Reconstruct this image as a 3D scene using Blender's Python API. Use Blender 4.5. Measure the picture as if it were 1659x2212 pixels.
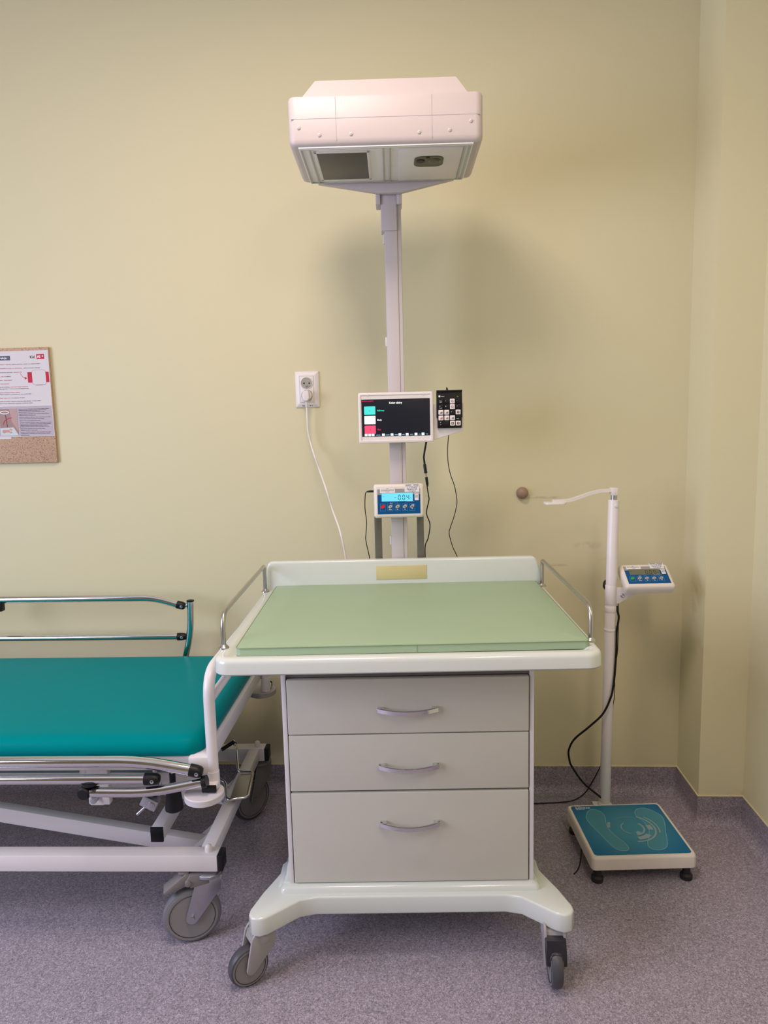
import bpy, bmesh, math, random
from mathutils import Matrix, Vector
R = math.radians
PI = math.pi
random.seed(4)
for o in list(bpy.data.objects):
    bpy.data.objects.remove(o)
scene = bpy.context.scene
C = scene.collection

# ------------------------------------------------------------------ camera
F_PX, W_PX = 1533.0, 1659.0
YAW, PITCH, ROLL = 0.06271316, -0.13000008, -0.02434199
cam = bpy.data.cameras.new('camera')
cam.sensor_fit = 'HORIZONTAL'
cam.sensor_width = 36.0
cam.lens = F_PX / W_PX * 36.0
cam.clip_start = 0.05
cam_o = bpy.data.objects.new('camera', cam)
C.objects.link(cam_o)
fw = Vector((-math.sin(YAW) * math.cos(PITCH), math.cos(YAW) * math.cos(PITCH), math.sin(PITCH)))
rt0 = Vector((math.cos(YAW), math.sin(YAW), 0))
up0 = rt0.cross(fw)
rt = rt0 * math.cos(ROLL) + up0 * math.sin(ROLL)
up = up0 * math.cos(ROLL) - rt0 * math.sin(ROLL)
cam_o.matrix_world = Matrix(((rt.x, up.x, -fw.x, 0.0), (rt.y, up.y, -fw.y, -2.46412),
                             (rt.z, up.z, -fw.z, 1.35991), (0, 0, 0, 1)))
scene.camera = cam_o

# ------------------------------------------------------------------ light and exposure
scene.view_settings.view_transform = 'Standard'
scene.view_settings.look = 'None'
scene.view_settings.gamma = 1.0
scene.view_settings.use_curve_mapping = False
scene.view_settings.exposure = 0.0
world = bpy.data.worlds.new('world')
scene.world = world
world.use_nodes = True
world.node_tree.nodes['Background'].inputs[0].default_value = (0.80, 0.88, 1.0, 1)
world.node_tree.nodes['Background'].inputs[1].default_value = 0.3


def area(name, loc, aim, sx, sy, power, col):
    l = bpy.data.lights.new(name, 'AREA')
    l.shape = 'RECTANGLE'
    l.size, l.size_y = sx, sy
    l.energy = power
    l.color = col
    o = bpy.data.objects.new(name, l)
    o.location = loc
    o.rotation_euler = (Vector(aim) - Vector(loc)).to_track_quat('-Z', 'Y').to_euler()
    C.objects.link(o)
    return o


area('ceiling_panel_light', (-0.40, -1.40, 2.84), (-0.40, -1.40, 0), 0.5, 0.6, 24.5, (1.0, 0.80, 0.71))
area('ceiling_tube_light', (0.65, -2.8, 2.84), (0.65, -2.8, 0), 0.3, 1.2, 16, (1.0, 0.83, 0.70))
area('window_daylight', (-2.9, -2.4, 1.65), (0.2, -1.6, 0.2), 1.9, 1.5, 86, (0.74, 0.76, 1.0))

# ------------------------------------------------------------------ materials
def new_mat(name):
    m = bpy.data.materials.new(name)
    m.use_nodes = True
    return m, m.node_tree, m.node_tree.nodes['Principled BSDF']


def mat(name, col, rough=0.5, metal=0.0, var=0.04, scale=30.0, bump=0.0, bscale=200.0, coat=0.0, spec=0.5, alpha=None):
    m, nt, b = new_mat(name)
    b.inputs['Roughness'].default_value = rough
    b.inputs['Metallic'].default_value = metal
    b.inputs['Coat Weight'].default_value = coat
    b.inputs['Specular IOR Level'].default_value = spec
    tc = nt.nodes.new('ShaderNodeTexCoord')
    n = nt.nodes.new('ShaderNodeTexNoise')
    n.inputs['Scale'].default_value = scale
    n.inputs['Detail'].default_value = 3
    nt.links.new(tc.outputs['Object'], n.inputs['Vector'])
    mx = nt.nodes.new('ShaderNodeMix')
    mx.data_type = 'RGBA'
    lo = tuple(c * (1 - var) for c in col) + (1,)
    hi = tuple(min(1, c * (1 + var)) for c in col) + (1,)
    mx.inputs[6].default_value = lo
    mx.inputs[7].default_value = hi
    nt.links.new(n.outputs['Fac'], mx.inputs[0])
    nt.links.new(mx.outputs[2], b.inputs['Base Color'])
    if bump:
        n2 = nt.nodes.new('ShaderNodeTexNoise')
        n2.inputs['Scale'].default_value = bscale
        nt.links.new(tc.outputs['Object'], n2.inputs['Vector'])
        bp = nt.nodes.new('ShaderNodeBump')
        bp.inputs['Strength'].default_value = bump
        bp.inputs['Distance'].default_value = 0.002
        nt.links.new(n2.outputs['Fac'], bp.inputs['Height'])
        nt.links.new(bp.outputs['Normal'], b.inputs['Normal'])
    return m


def glow(name, col, strength=1.0):
    m, nt, b = new_mat(name)
    b.inputs['Base Color'].default_value = (0.006, 0.006, 0.007, 1)
    b.inputs['Roughness'].default_value = 0.35
    b.inputs['Specular IOR Level'].default_value = 0.15
    b.inputs['Emission Color'].default_value = tuple(col) + (1,)
    b.inputs['Emission Strength'].default_value = strength
    return m


def wall_mat(name, col, scuffs):
    """matt paint with slow unevenness and a few rubbed spots (x, y, z, radius, amount)"""
    m, nt, b = new_mat(name)
    b.inputs['Roughness'].default_value = 0.62
    b.inputs['Specular IOR Level'].default_value = 0.3
    g = nt.nodes.new('ShaderNodeNewGeometry')
    n = nt.nodes.new('ShaderNodeTexNoise')
    n.inputs['Scale'].default_value = 1.8
    n.inputs['Detail'].default_value = 4
    nt.links.new(g.outputs['Position'], n.inputs['Vector'])
    mx = nt.nodes.new('ShaderNodeMix')
    mx.data_type = 'RGBA'
    mx.inputs[6].default_value = (col[0] * 1.02, col[1] * 0.985, col[2] * 0.97, 1)
    mx.inputs[7].default_value = (col[0] * 0.98, col[1] * 1.015, col[2] * 1.02, 1)
    nt.links.new(n.outputs['Fac'], mx.inputs[0])
    last = mx.outputs[2]
    for (x, y, z, sx, sz, amt) in scuffs:
        mp = nt.nodes.new('ShaderNodeMapping')
        mp.vector_type = 'POINT'
        mp.inputs['Location'].default_value = (-x / sx, -y / sx, -z / sz)
        mp.inputs['Scale'].default_value = (1 / sx, 1 / sx, 1 / sz)
        nt.links.new(g.outputs['Position'], mp.inputs['Vector'])
        ln = nt.nodes.new('ShaderNodeVectorMath')
        ln.operation = 'LENGTH'
        nt.links.new(mp.outputs['Vector'], ln.inputs[0])
        rp = nt.nodes.new('ShaderNodeMapRange')
        rp.inputs['From Min'].default_value = 0.2
        rp.inputs['From Max'].default_value = 1.0
        rp.inputs['To Min'].default_value = amt
        rp.inputs['To Max'].default_value = 0.0
        nt.links.new(ln.outputs['Value'], rp.inputs['Value'])
        n2 = nt.nodes.new('ShaderNodeTexNoise')
        n2.inputs['Scale'].default_value = 26
        n2.inputs['Detail'].default_value = 4
        nt.links.new(g.outputs['Position'], n2.inputs['Vector'])
        st = nt.nodes.new('ShaderNodeMapRange')
        st.inputs['From Min'].default_value = 0.42
        st.inputs['From Max'].default_value = 0.66
        nt.links.new(n2.outputs['Fac'], st.inputs['Value'])
        mu = nt.nodes.new('ShaderNodeMath')
        mu.operation = 'MULTIPLY'
        nt.links.new(rp.outputs['Result'], mu.inputs[0])
        nt.links.new(st.outputs['Result'], mu.inputs[1])
        m2 = nt.nodes.new('ShaderNodeMix')
        m2.data_type = 'RGBA'
        m2.inputs[7].default_value = (0.26, 0.22, 0.15, 1)
        nt.links.new(mu.outputs[0], m2.inputs[0])
        nt.links.new(last, m2.inputs[6])
        last = m2.outputs[2]
    nt.links.new(last, b.inputs['Base Color'])
    n3 = nt.nodes.new('ShaderNodeTexNoise')
    n3.inputs['Scale'].default_value = 14
    n3.inputs['Detail'].default_value = 6
    nt.links.new(g.outputs['Position'], n3.inputs['Vector'])
    bp = nt.nodes.new('ShaderNodeBump')
    bp.inputs['Strength'].default_value = 0.12
    bp.inputs['Distance'].default_value = 0.004
    nt.links.new(n3.outputs['Fac'], bp.inputs['Height'])
    nt.links.new(bp.outputs['Normal'], b.inputs['Normal'])
    return m


def speckle_mat(name, stops, scale, rough):
    m, nt, b = new_mat(name)
    b.inputs['Roughness'].default_value = rough
    b.inputs['Specular IOR Level'].default_value = 0.35
    g = nt.nodes.new('ShaderNodeNewGeometry')
    n0 = nt.nodes.new('ShaderNodeTexNoise')
    n0.inputs['Scale'].default_value = scale * 0.7
    n0.inputs['Detail'].default_value = 2
    nt.links.new(g.outputs['Position'], n0.inputs['Vector'])
    add = nt.nodes.new('ShaderNodeMix')
    add.data_type = 'VECTOR'
    add.inputs[0].default_value = 0.012
    nt.links.new(g.outputs['Position'], add.inputs[4])
    nt.links.new(n0.outputs['Color'], add.inputs[5])
    v = nt.nodes.new('ShaderNodeTexVoronoi')
    v.inputs['Scale'].default_value = scale
    nt.links.new(add.outputs[1], v.inputs['Vector'])
    sp = nt.nodes.new('ShaderNodeSeparateColor')
    nt.links.new(v.outputs['Color'], sp.inputs[0])
    r = nt.nodes.new('ShaderNodeValToRGB')
    r.color_ramp.interpolation = 'LINEAR'
    els = r.color_ramp.elements
    els[0].position, els[0].color = stops[0][0], stops[0][1] + (1,)
    els[1].position, els[1].color = stops[-1][0], stops[-1][1] + (1,)
    for p, c in stops[1:-1]:
        e = els.new(p)
        e.color = c + (1,)
    nt.links.new(sp.outputs[0], r.inputs[0])
    nt.links.new(r.outputs[0], b.inputs['Base Color'])
    return m


M = {}
PAINT = (0.65, 0.61, 0.40)
M['wall'] = wall_mat('wall paint', PAINT, [(0.40, 0, 1.078, 0.075, 0.006, 0.9), (0.55, 0, 0.91, 0.06, 0.018, 0.45),
                                            (0.45, 0, 0.84, 0.06, 0.006, 0.5), (0.60, 0, 0.86, 0.05, 0.008, 0.35)])
M['wall2'] = wall_mat('side wall paint', (0.68, 0.645, 0.43), [(0.877, -0.12, 0.75, 0.06, 0.12, 0.30), (0.877, -0.17, 0.60, 0.04, 0.05, 0.2),
                                                       (1.02, -0.2, 0.1, 0.06, 0.03, 0.5)])
M['ceiling'] = mat('ceiling paint', (0.80, 0.78, 0.72), 0.8)
ST = [(0.0, (0.140, 0.124, 0.146)), (0.35, (0.250, 0.222, 0.262)), (0.7, (0.35, 0.312, 0.372)), (1.0, (0.51, 0.465, 0.545))]
M['floor'] = speckle_mat('speckled vinyl floor', ST, 430, 0.5)
M['cove'] = speckle_mat('speckled vinyl skirting', [(p, tuple(k * 0.9 for k in c)) for p, c in ST], 430, 0.55)
M['gloss_white'] = mat('white moulded fibreglass', (0.64, 0.685, 0.64), 0.16, coat=0.2, var=0.01)
M['white_metal'] = mat('white powder coat', (0.74, 0.71, 0.71), 0.34, var=0.02)
M['mast_white'] = mat('white lacquer', (0.55, 0.51, 0.53), 0.36, var=0.015)
M['head_white'] = mat('white plastic shell', (0.56, 0.50, 0.49), 0.42, var=0.015)
M['head_panel'] = mat('white underside panel', (0.84, 0.83, 0.84), 0.5, var=0.02)
M['head_profile'] = mat('pale profile', (0.46, 0.47, 0.40), 0.45, var=0.03)
M['drawer'] = mat('off white laminate', (0.565, 0.552, 0.48), 0.42, var=0.015)
M['carcass'] = mat('white laminate', (0.72, 0.70, 0.71), 0.4, var=0.01)
M['gap_shade'] = mat('gap shade grey', (0.17, 0.15, 0.15), 0.6)
M['seam'] = mat('seam grey', (0.40, 0.37, 0.38), 0.6)
M['mat_green'] = mat('pale green vinyl', (0.32, 0.44, 0.29), 0.46, var=0.03, scale=6, bump=0.05, bscale=500)
M['mat_pipe'] = mat('green seam', (0.24, 0.33, 0.18), 0.5)
M['teal'] = mat('teal vinyl', (0.0, 0.215, 0.225), 0.36, var=0.03, scale=5, bump=0.03, bscale=600, spec=0.02)
M['chrome'] = mat('chrome', (0.74, 0.73, 0.74), 0.09, metal=1.0, var=0.01)
M['steel'] = mat('brushed steel', (0.50, 0.48, 0.46), 0.30, metal=1.0, var=0.06, scale=60)
M['zinc'] = mat('zinc plate', (0.50, 0.51, 0.55), 0.34, metal=1.0, var=0.06, scale=80)
M['strap'] = mat('brushed strap steel', (0.20, 0.185, 0.165), 0.45, metal=0.7, var=0.15, scale=70)
M['black'] = mat('black plastic', (0.008, 0.008, 0.010), 0.42, spec=0.3)
M['black_soft'] = mat('black rubber', (0.014, 0.014, 0.016), 0.6)
M['cable'] = mat('black cable', (0.006, 0.006, 0.007), 0.5, spec=0.25)
M['tyre'] = mat('dark grey tyre', (0.060, 0.060, 0.070), 0.42, var=0.1)
M['tyre_grey'] = mat('grey rubber tyre', (0.17, 0.17, 0.19), 0.5, var=0.08)
M['hub'] = mat('grey wheel disc', (0.235, 0.225, 0.225), 0.45, var=0.03)
M['hub_line'] = mat('dark wheel groove', (0.03, 0.03, 0.03), 0.5)
M['fork'] = mat('grey plastic fork', (0.33, 0.315, 0.31), 0.38)
M['brake'] = mat('grey brake plastic', (0.20, 0.185, 0.18), 0.45)
M['pedal_dark'] = mat('charcoal pedal', (0.018, 0.016, 0.022), 0.35)
M['plastic_white'] = mat('white device plastic', (0.76, 0.72, 0.70), 0.40)
M['cream'] = mat('cream device plastic', (0.74, 0.69, 0.62), 0.42)
M['blue'] = mat('blue keypad foil', (0.002, 0.080, 0.24), 0.4, spec=0.2)
M['grey_foil'] = mat('grey foil', (0.30, 0.30, 0.32), 0.4)
M['btn'] = mat('grey foil button', (0.42, 0.40, 0.38), 0.4)
M['btn_red'] = mat('red foil button', (0.70, 0.012, 0.04), 0.35)
M['btn_green'] = mat('green foil button', (0.02, 0.36, 0.08), 0.35)
M['ink'] = mat('black ink', (0.015, 0.015, 0.02), 0.6, spec=0.2)
M['ink_grey'] = mat('grey ink', (0.055, 0.05, 0.06), 0.6, spec=0.2)
M['ink_red'] = mat('red ink', (0.52, 0.020, 0.055), 0.6, spec=0.2)
M['ink_blue'] = mat('blue ink', (0.04, 0.10, 0.28), 0.5)
M['ink_white'] = mat('white ink', (0.85, 0.86, 0.88), 0.5)
M['ink_line'] = mat('light blue ink', (0.20, 0.40, 0.60), 0.5)
M['paper'] = mat('white paper', (0.63, 0.60, 0.61), 0.6, var=0.01)
M['sticker'] = mat('white sticker', (0.78, 0.76, 0.75), 0.45)
M['lcd_off'] = mat('unlit grey green display', (0.15, 0.155, 0.10), 0.2)
M['lcd_ink'] = mat('display segment', (0.035, 0.04, 0.03), 0.4)
M['yellow'] = mat('yellowed plate', (0.60, 0.53, 0.27), 0.45, var=0.05)
M['grey_disc'] = mat('light grey buffer rubber', (0.58, 0.56, 0.58), 0.5)
M['grey_disc2'] = mat('darker grey buffer rubber', (0.36, 0.34, 0.33), 0.55)  # darker grey for the rear buffer disc
M['brown'] = mat('beige brown rubber', (0.30, 0.205, 0.145), 0.5)
M['glass_dark'] = mat('dark glass', (0.105, 0.100, 0.092), 0.4, spec=0.3)
M['lens_body'] = mat('dark olive plastic', (0.055, 0.052, 0.030), 0.35)
M['lens_ring'] = mat('olive lens ring', (0.16, 0.15, 0.10), 0.3)
M['key_white'] = mat('white key sticker', (0.78, 0.72, 0.70), 0.45)
M['scr'] = glow('dark screen', (0.012, 0.013, 0.020), 0.9)
M['scr_cyan'] = glow('screen cyan', (0.10, 0.88, 0.80), 1.0)
M['scr_white'] = glow('screen white', (1.0, 1.0, 0.95), 1.15)
M['scr_pink'] = glow('screen pink', (1.0, 0.10, 0.21), 1.0)
M['scr_teal'] = glow('screen teal text', (0.03, 0.75, 0.55), 1.0)
M['scr_red'] = glow('screen red text', (0.85, 0.02, 0.10), 1.0)
M['scr_blue'] = glow('screen pale blue text', (0.35, 0.75, 1.0), 1.0)
M['lcd_on'] = glow('lit display', (0.20, 0.80, 1.0), 1.0)
M['lcd_seg'] = mat('lit display segment', (0.0, 0.10, 0.19), 0.3)


def board_mat():
    m, nt, b = new_mat('particle board')
    b.inputs['Roughness'].default_value = 0.7
    tc = nt.nodes.new('ShaderNodeTexCoord')
    v = nt.nodes.new('ShaderNodeTexVoronoi')
    v.inputs['Scale'].default_value = 230
    nt.links.new(tc.outputs['Object'], v.inputs['Vector'])
    n = nt.nodes.new('ShaderNodeTexNoise')
    n.inputs['Scale'].default_value = 300
    n.inputs['Detail'].default_value = 2
    nt.links.new(tc.outputs['Object'], n.inputs['Vector'])
    r = nt.nodes.new('ShaderNodeValToRGB')
    e = r.color_ramp.elements
    e[0].position, e[0].color = 0.31, (0.17, 0.085, 0.06, 1)
    e[1].position, e[1].color = 0.415, (0.47, 0.305, 0.20, 1)
    x = e.new(0.75)
    x.color = (0.56, 0.40, 0.28, 1)
    nt.links.new(n.outputs['Fac'], r.inputs[0])
    nt.links.new(r.outputs[0], b.inputs['Base Color'])
    return m


M['board'] = board_mat()


def platform_mat():
    """blue foil of the scale platform: teal glow of the print towards the middle, pale drawn grid"""
    m, nt, b = new_mat('printed blue foil')
    b.inputs['Roughness'].default_value = 0.3
    tc = nt.nodes.new('ShaderNodeTexCoord')
    ln = nt.nodes.new('ShaderNodeVectorMath')
    ln.operation = 'LENGTH'
    nt.links.new(tc.outputs['Object'], ln.inputs[0])
    r = nt.nodes.new('ShaderNodeValToRGB')
    e = r.color_ramp.elements
    e[0].position, e[0].color = 0.06, (0.07, 0.31, 0.42, 1)
    e[1].position, e[1].color = 0.20, (0.006, 0.13, 0.29, 1)
    nt.links.new(ln.outputs['Value'], r.inputs[0])
    n = nt.nodes.new('ShaderNodeTexNoise')
    n.inputs['Scale'].default_value = 14
    nt.links.new(tc.outputs['Object'], n.inputs['Vector'])
    mx = nt.nodes.new('ShaderNodeMix')
    mx.data_type = 'RGBA'
    mx.blend_type = 'SOFT_LIGHT'
    mx.inputs[0].default_value = 0.5
    nt.links.new(r.outputs[0], mx.inputs[6])
    nt.links.new(n.outputs['Color'], mx.inputs[7])
    nt.links.new(r.outputs[0], b.inputs['Base Color'])
    b.inputs['Specular IOR Level'].default_value = 0.2
    return m


M['platform'] = platform_mat()
M['print1'] = mat('pale print', (0.055, 0.26, 0.36), 0.35)
M['print2'] = mat('grey print', (0.27, 0.40, 0.46), 0.35)
M['print3'] = mat('pale outline print', (0.26, 0.50, 0.58), 0.35)


# ------------------------------------------------------------------ mesh helpers
class MB:
    """collects shapes into one mesh"""
    def __init__(s):
        s.bm = bmesh.new()

    def _add(s, b, mtx=None):
        if mtx is not None:
            bmesh.ops.transform(b, matrix=mtx, verts=b.verts)
        bmesh.ops.recalc_face_normals(b, faces=b.faces)
        me = bpy.data.meshes.new('tmp')
        b.to_mesh(me)
        s.bm.from_mesh(me)
        bpy.data.meshes.remove(me)
        b.free()
        return s

    def box(s, x0, x1, y0, y1, z0, z1, bev=0.002, seg=2, mtx=None):
        b = bmesh.new()
        bmesh.ops.create_cube(b, size=1)
        bmesh.ops.transform(b, matrix=Matrix.Translation(((x0 + x1) / 2, (y0 + y1) / 2, (z0 + z1) / 2)) @
                            Matrix.Diagonal((x1 - x0, y1 - y0, z1 - z0, 1)), verts=b.verts)
        if bev:
            bmesh.ops.bevel(b, geom=list(b.edges), offset=bev, segments=seg, affect='EDGES', profile=0.5)
        return s._add(b, mtx)

    def prism(s, poly, h0, h1, axis='z', bev=0.0, seg=2, side=0.0, mtx=None):
        """polygon in the plane normal to axis, pushed from h0 to h1; bev rounds the two rims"""
        b = bmesh.new()

        def P(u, v, h):
            return {'z': (u, v, h), 'y': (u, h, v), 'x': (h, u, v)}[axis]
        lo = [b.verts.new(P(u, v, h0)) for u, v in poly]
        hi = [b.verts.new(P(u, v, h1)) for u, v in poly]
        b.faces.new(lo)
        b.faces.new(hi)
        n = len(poly)
        for i in range(n):
            b.faces.new((lo[i], lo[(i + 1) % n], hi[(i + 1) % n], hi[i]))
        bmesh.ops.recalc_face_normals(b, faces=b.faces)
        if bev:
            k = {'z': 2, 'y': 1, 'x': 0}[axis]
            ed = [e for e in b.edges if abs(e.verts[0].co[k] - e.verts[1].co[k]) < 1e-7]
            bmesh.ops.bevel(b, geom=ed, offset=bev, segments=seg, affect='EDGES', profile=0.5)
        return s._add(b, mtx)

    def loft(s, rings, caps=True, mtx=None, closed=True):
        b = bmesh.new()
        vs = [[b.verts.new(p) for p in r] for r in rings]
        n = len(rings[0])
        for a, c in zip(vs, vs[1:]):
            for i in range(n if closed else n - 1):
                j = (i + 1) % n
                b.faces.new((a[i], a[j], c[j], c[i]))
        if caps:
            b.faces.new(vs[0])
            b.faces.new(vs[-1])
        return s._add(b, mtx)

    def tube(s, pts, r, seg=14, caps=True, mtx=None, flat=None):
        pts = [Vector(p) for p in pts]
        rs = r if isinstance(r, (list, tuple)) else [r] * len(pts)
        tans = []
        for i in range(len(pts)):
            a = pts[max(0, i - 1)]
            c = pts[min(len(pts) - 1, i + 1)]
            tans.append((c - a).normalized())
        t = tans[0]
        ref = Vector((0, 0, 1)) if abs(t.z) < 0.9 else Vector((0, 1, 0))
        u = t.cross(ref).normalized()
        rings = []
        for i, p in enumerate(pts):
            t = tans[i]
            u = (u - t * u.dot(t)).normalized()
            v = t.cross(u)
            rr = rs[i]
            ring = []
            for k in range(seg):
                a = 2 * PI * k / seg
                if flat:
                    ring.append(p + u * math.cos(a) * rr * flat[0] + v * math.sin(a) * rr * flat[1])
                else:
                    ring.append(p + u * math.cos(a) * rr + v * math.sin(a) * rr)
            rings.append(ring)
        return s.loft(rings, caps, mtx)

    def cyl(s, p0, p1, r, seg=24, bev=0.0, r2=None, mtx=None):
        p0, p1 = Vector(p0), Vector(p1)
        L = (p1 - p0).length
        r2 = r if r2 is None else r2
        if bev:
            prof = [(r - bev, 0), (r - bev * 0.3, bev * 0.3), (r, bev), (r2, L - bev), (r2 - bev * 0.3, L - bev * 0.3), (r2 - bev, L)]
        else:
            prof = [(r, 0), (r2, L)]
        return s.lathe(prof, p0, p1 - p0, seg, mtx)

    def lathe(s, prof, base=(0, 0, 0), axis=(0, 0, 1), seg=28, mtx=None):
        q = Vector(axis).normalized().to_track_quat('Z', 'Y').to_matrix().to_4x4()
        m0 = Matrix.Translation(Vector(base)) @ q
        rings = []
        for r, h in prof:
            r = max(r, 1e-5)
            rings.append([m0 @ Vector((r * math.cos(2 * PI * k / seg), r * math.sin(2 * PI * k / seg), h)) for k in range(seg)])
        return s.loft(rings, True, mtx)

    def done(s, name, m, parent=None, mtx=None, ang=38, label=None):
        if mtx is not None:
            bmesh.ops.transform(s.bm, matrix=mtx, verts=s.bm.verts)
        me = bpy.data.meshes.new(name)
        s.bm.to_mesh(me)
        s.bm.free()
        return finish(name, me, m, parent, ang, label)


def finish(name, me, m, parent=None, ang=38, label=None):
    me.materials.append(m)
    for p in me.polygons:
        p.use_smooth = True
    me.set_sharp_from_angle(angle=R(ang))
    o = bpy.data.objects.new(name, me)
    C.objects.link(o)
    if parent is not None:
        o.parent = parent
    if label:
        o['label'] = label
    return o


def tag(o, label, cat, group=None):
    o['label'] = label
    o['category'] = cat
    if group:
        o['group'] = group
    return o


def thing(name, loc, rz, label, cat, group=None):
    o = bpy.data.objects.new(name, None)
    o.empty_display_size = 0.1
    C.objects.link(o)
    o.location = loc
    o.rotation_euler = (0, 0, rz)
    return tag(o, label, cat, group)


def struct(name, mb, m):
    o = mb.done(name, m)
    o['kind'] = 'structure'
    return o


def rrect(x0, x1, y0, y1, r, n=6):
    out = []
    for cx, cy, a0 in ((x1 - r, y1 - r, 0), (x0 + r, y1 - r, 90), (x0 + r, y0 + r, 180), (x1 - r, y0 + r, 270)):
        for k in range(n + 1):
            a = R(a0 + 90 * k / n)
            out.append((cx + r * math.cos(a), cy + r * math.sin(a)))
    return out


def rring(x0, x1, y0, y1, r, z, n=6):
    return [(x, y, z) for x, y in rrect(x0, x1, y0, y1, r, n)]


def circ(cx, cy, r, n=24, a0=0, a1=360):
    return [(cx + r * math.cos(R(a0 + (a1 - a0) * k / n)), cy + r * math.sin(R(a0 + (a1 - a0) * k / n)))
            for k in range(n if a1 - a0 == 360 else n + 1)]


def ell(cx, cy, rx, ry, rot=0, n=24):
    c, s = math.cos(R(rot)), math.sin(R(rot))
    return [(cx + rx * math.cos(t) * c - ry * math.sin(t) * s, cy + rx * math.cos(t) * s + ry * math.sin(t) * c)
            for t in [2 * PI * k / n for k in range(n)]]


def fillet(pts, r, n=6):
    """polyline with its corners rounded"""
    pts = [Vector(p) for p in pts]
    out = [pts[0]]
    for i in range(1, len(pts) - 1):
        a, b, c = pts[i - 1], pts[i], pts[i + 1]
        rr = r[i - 1] if isinstance(r, (list, tuple)) else r
        d1, d2 = (a - b), (c - b)
        l = min(rr, d1.length * 0.49, d2.length * 0.49)
        p, q = b + d1.normalized() * l, b + d2.normalized() * l
        for k in range(n + 1):
            t = k / n
            out.append(p * (1 - t) ** 2 + b * 2 * t * (1 - t) + q * t * t)
    out.append(pts[-1])
    return out


def smooth(pts, n=8):
    """Catmull-Rom through the points"""
    P = [Vector(p) for p in pts]
    P = [P[0] * 2 - P[1]] + P + [P[-1] * 2 - P[-2]]
    out = []
    for i in range(1, len(P) - 2):
        a, b, c, d = P[i - 1:i + 3]
        for k in range(n):
            t = k / n
            out.append(0.5 * ((2 * b) + (c - a) * t + (2 * a - 5 * b + 4 * c - d) * t * t + (3 * b - a - 3 * c + d) * t ** 3))
    out.append(P[-2])
    return out


def hull2(c0, r0, c1, r1, n=10):
    """outline of two circles joined by tangents"""
    pts = circ(c0[0], c0[1], r0, n * 2) + circ(c1[0], c1[1], r1, n * 2)
    return convex(pts)


def convex(pts):
    pts = sorted(set((round(x, 6), round(y, 6)) for x, y in pts))

    def half(seq):
        h = []
        for p in seq:
            while len(h) > 1 and (h[-1][0] - h[-2][0]) * (p[1] - h[-2][1]) - (h[-1][1] - h[-2][1]) * (p[0] - h[-2][0]) <= 0:
                h.pop()
            h.append(p)
        return h
    a, b = half(pts), half(pts[::-1])
    return a[:-1] + b[:-1]


def text_bm(items, thick=0.0003):
    """items: (text, x, y, height, align, bold) -> one bmesh lying in the xy plane, facing +z"""
    bm = bmesh.new()
    for (txt, x, y, h, al, *rest) in items:
        bold = rest[0] if rest else 0.0
        wid = rest[1] if len(rest) > 1 else None
        cu = bpy.data.curves.new('lettering', 'FONT')
        cu.body = txt
        cu.size = h / 0.70
        cu.align_x = al
        cu.offset = bold * h
        cu.resolution_u = 2
        cu.extrude = thick / 2
        ob = bpy.data.objects.new('lettering', cu)
        C.objects.link(ob)
        bpy.context.view_layer.update()
        dg = bpy.context.evaluated_depsgraph_get()
        me = bpy.data.meshes.new_from_object(ob.evaluated_get(dg))
        bpy.data.objects.remove(ob)
        bpy.data.curves.remove(cu)
        sx = 1.0
        if wid:
            xs = [v.co.x for v in me.vertices]
            if xs and max(xs) - min(xs) > 1e-6:
                sx = wid / (max(xs) - min(xs))
        me.transform(Matrix.Translation((x, y, thick / 2)) @ Matrix.Diagonal((sx, 1, 1, 1)))
        bm.from_mesh(me)
        bpy.data.meshes.remove(me)
    return bm


def lettering(name, items, m, parent, mtx, thick=0.0003, label=None):
    bm = text_bm(items, thick)
    bmesh.ops.transform(bm, matrix=mtx, verts=bm.verts)
    me = bpy.data.meshes.new(name)
    bm.to_mesh(me)
    bm.free()
    return finish(name, me, m, parent, 30, label)


FACE = Matrix.Rotation(R(90), 4, 'X')          # xy plane -> upright, facing -y


def flat(name, polys, m, parent, mtx, h0=0.0, h1=0.0004, label=None):
    mb = MB()
    for k, p in enumerate(polys):
        mb.prism(p, h0, h1 + (k % 12) * 4e-6)
    return mb.done(name, m, parent, mtx, label=label)


def ribbon(pts, w):
    """thin mitred band along a 2-d polyline, as quads that share their ends"""
    P = []
    for x, y in pts:
        v = Vector((x, y))
        if not P or (v - P[-1]).length > 1e-6:
            P.append(v)
    closed = len(P) > 3 and (P[0] - P[-1]).length < 1e-6
    if closed:
        P.pop()
    n = len(P)
    L, Rr = [], []
    for i in range(n):
        ds = []
        if closed or i > 0:
            ds.append((P[i] - P[i - 1]).normalized())
        if closed or i < n - 1:
            ds.append((P[(i + 1) % n] - P[i]).normalized())
        ns = [Vector((-d.y, d.x)) for d in ds]
        m = ns[0] if len(ns) == 1 else (ns[0] + ns[1])
        m = m.normalized() if m.length > 1e-6 else ns[0]
        k = min(2.0, 1.0 / max(.3, m.dot(ns[0])))
        L.append(P[i] + m * w / 2 * k)
        Rr.append(P[i] - m * w / 2 * k)
    out = []
    for i in range(n if closed else n - 1):
        j = (i + 1) % n
        out.append([tuple(L[i]), tuple(Rr[i]), tuple(Rr[j]), tuple(L[j])])
    return out


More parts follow.
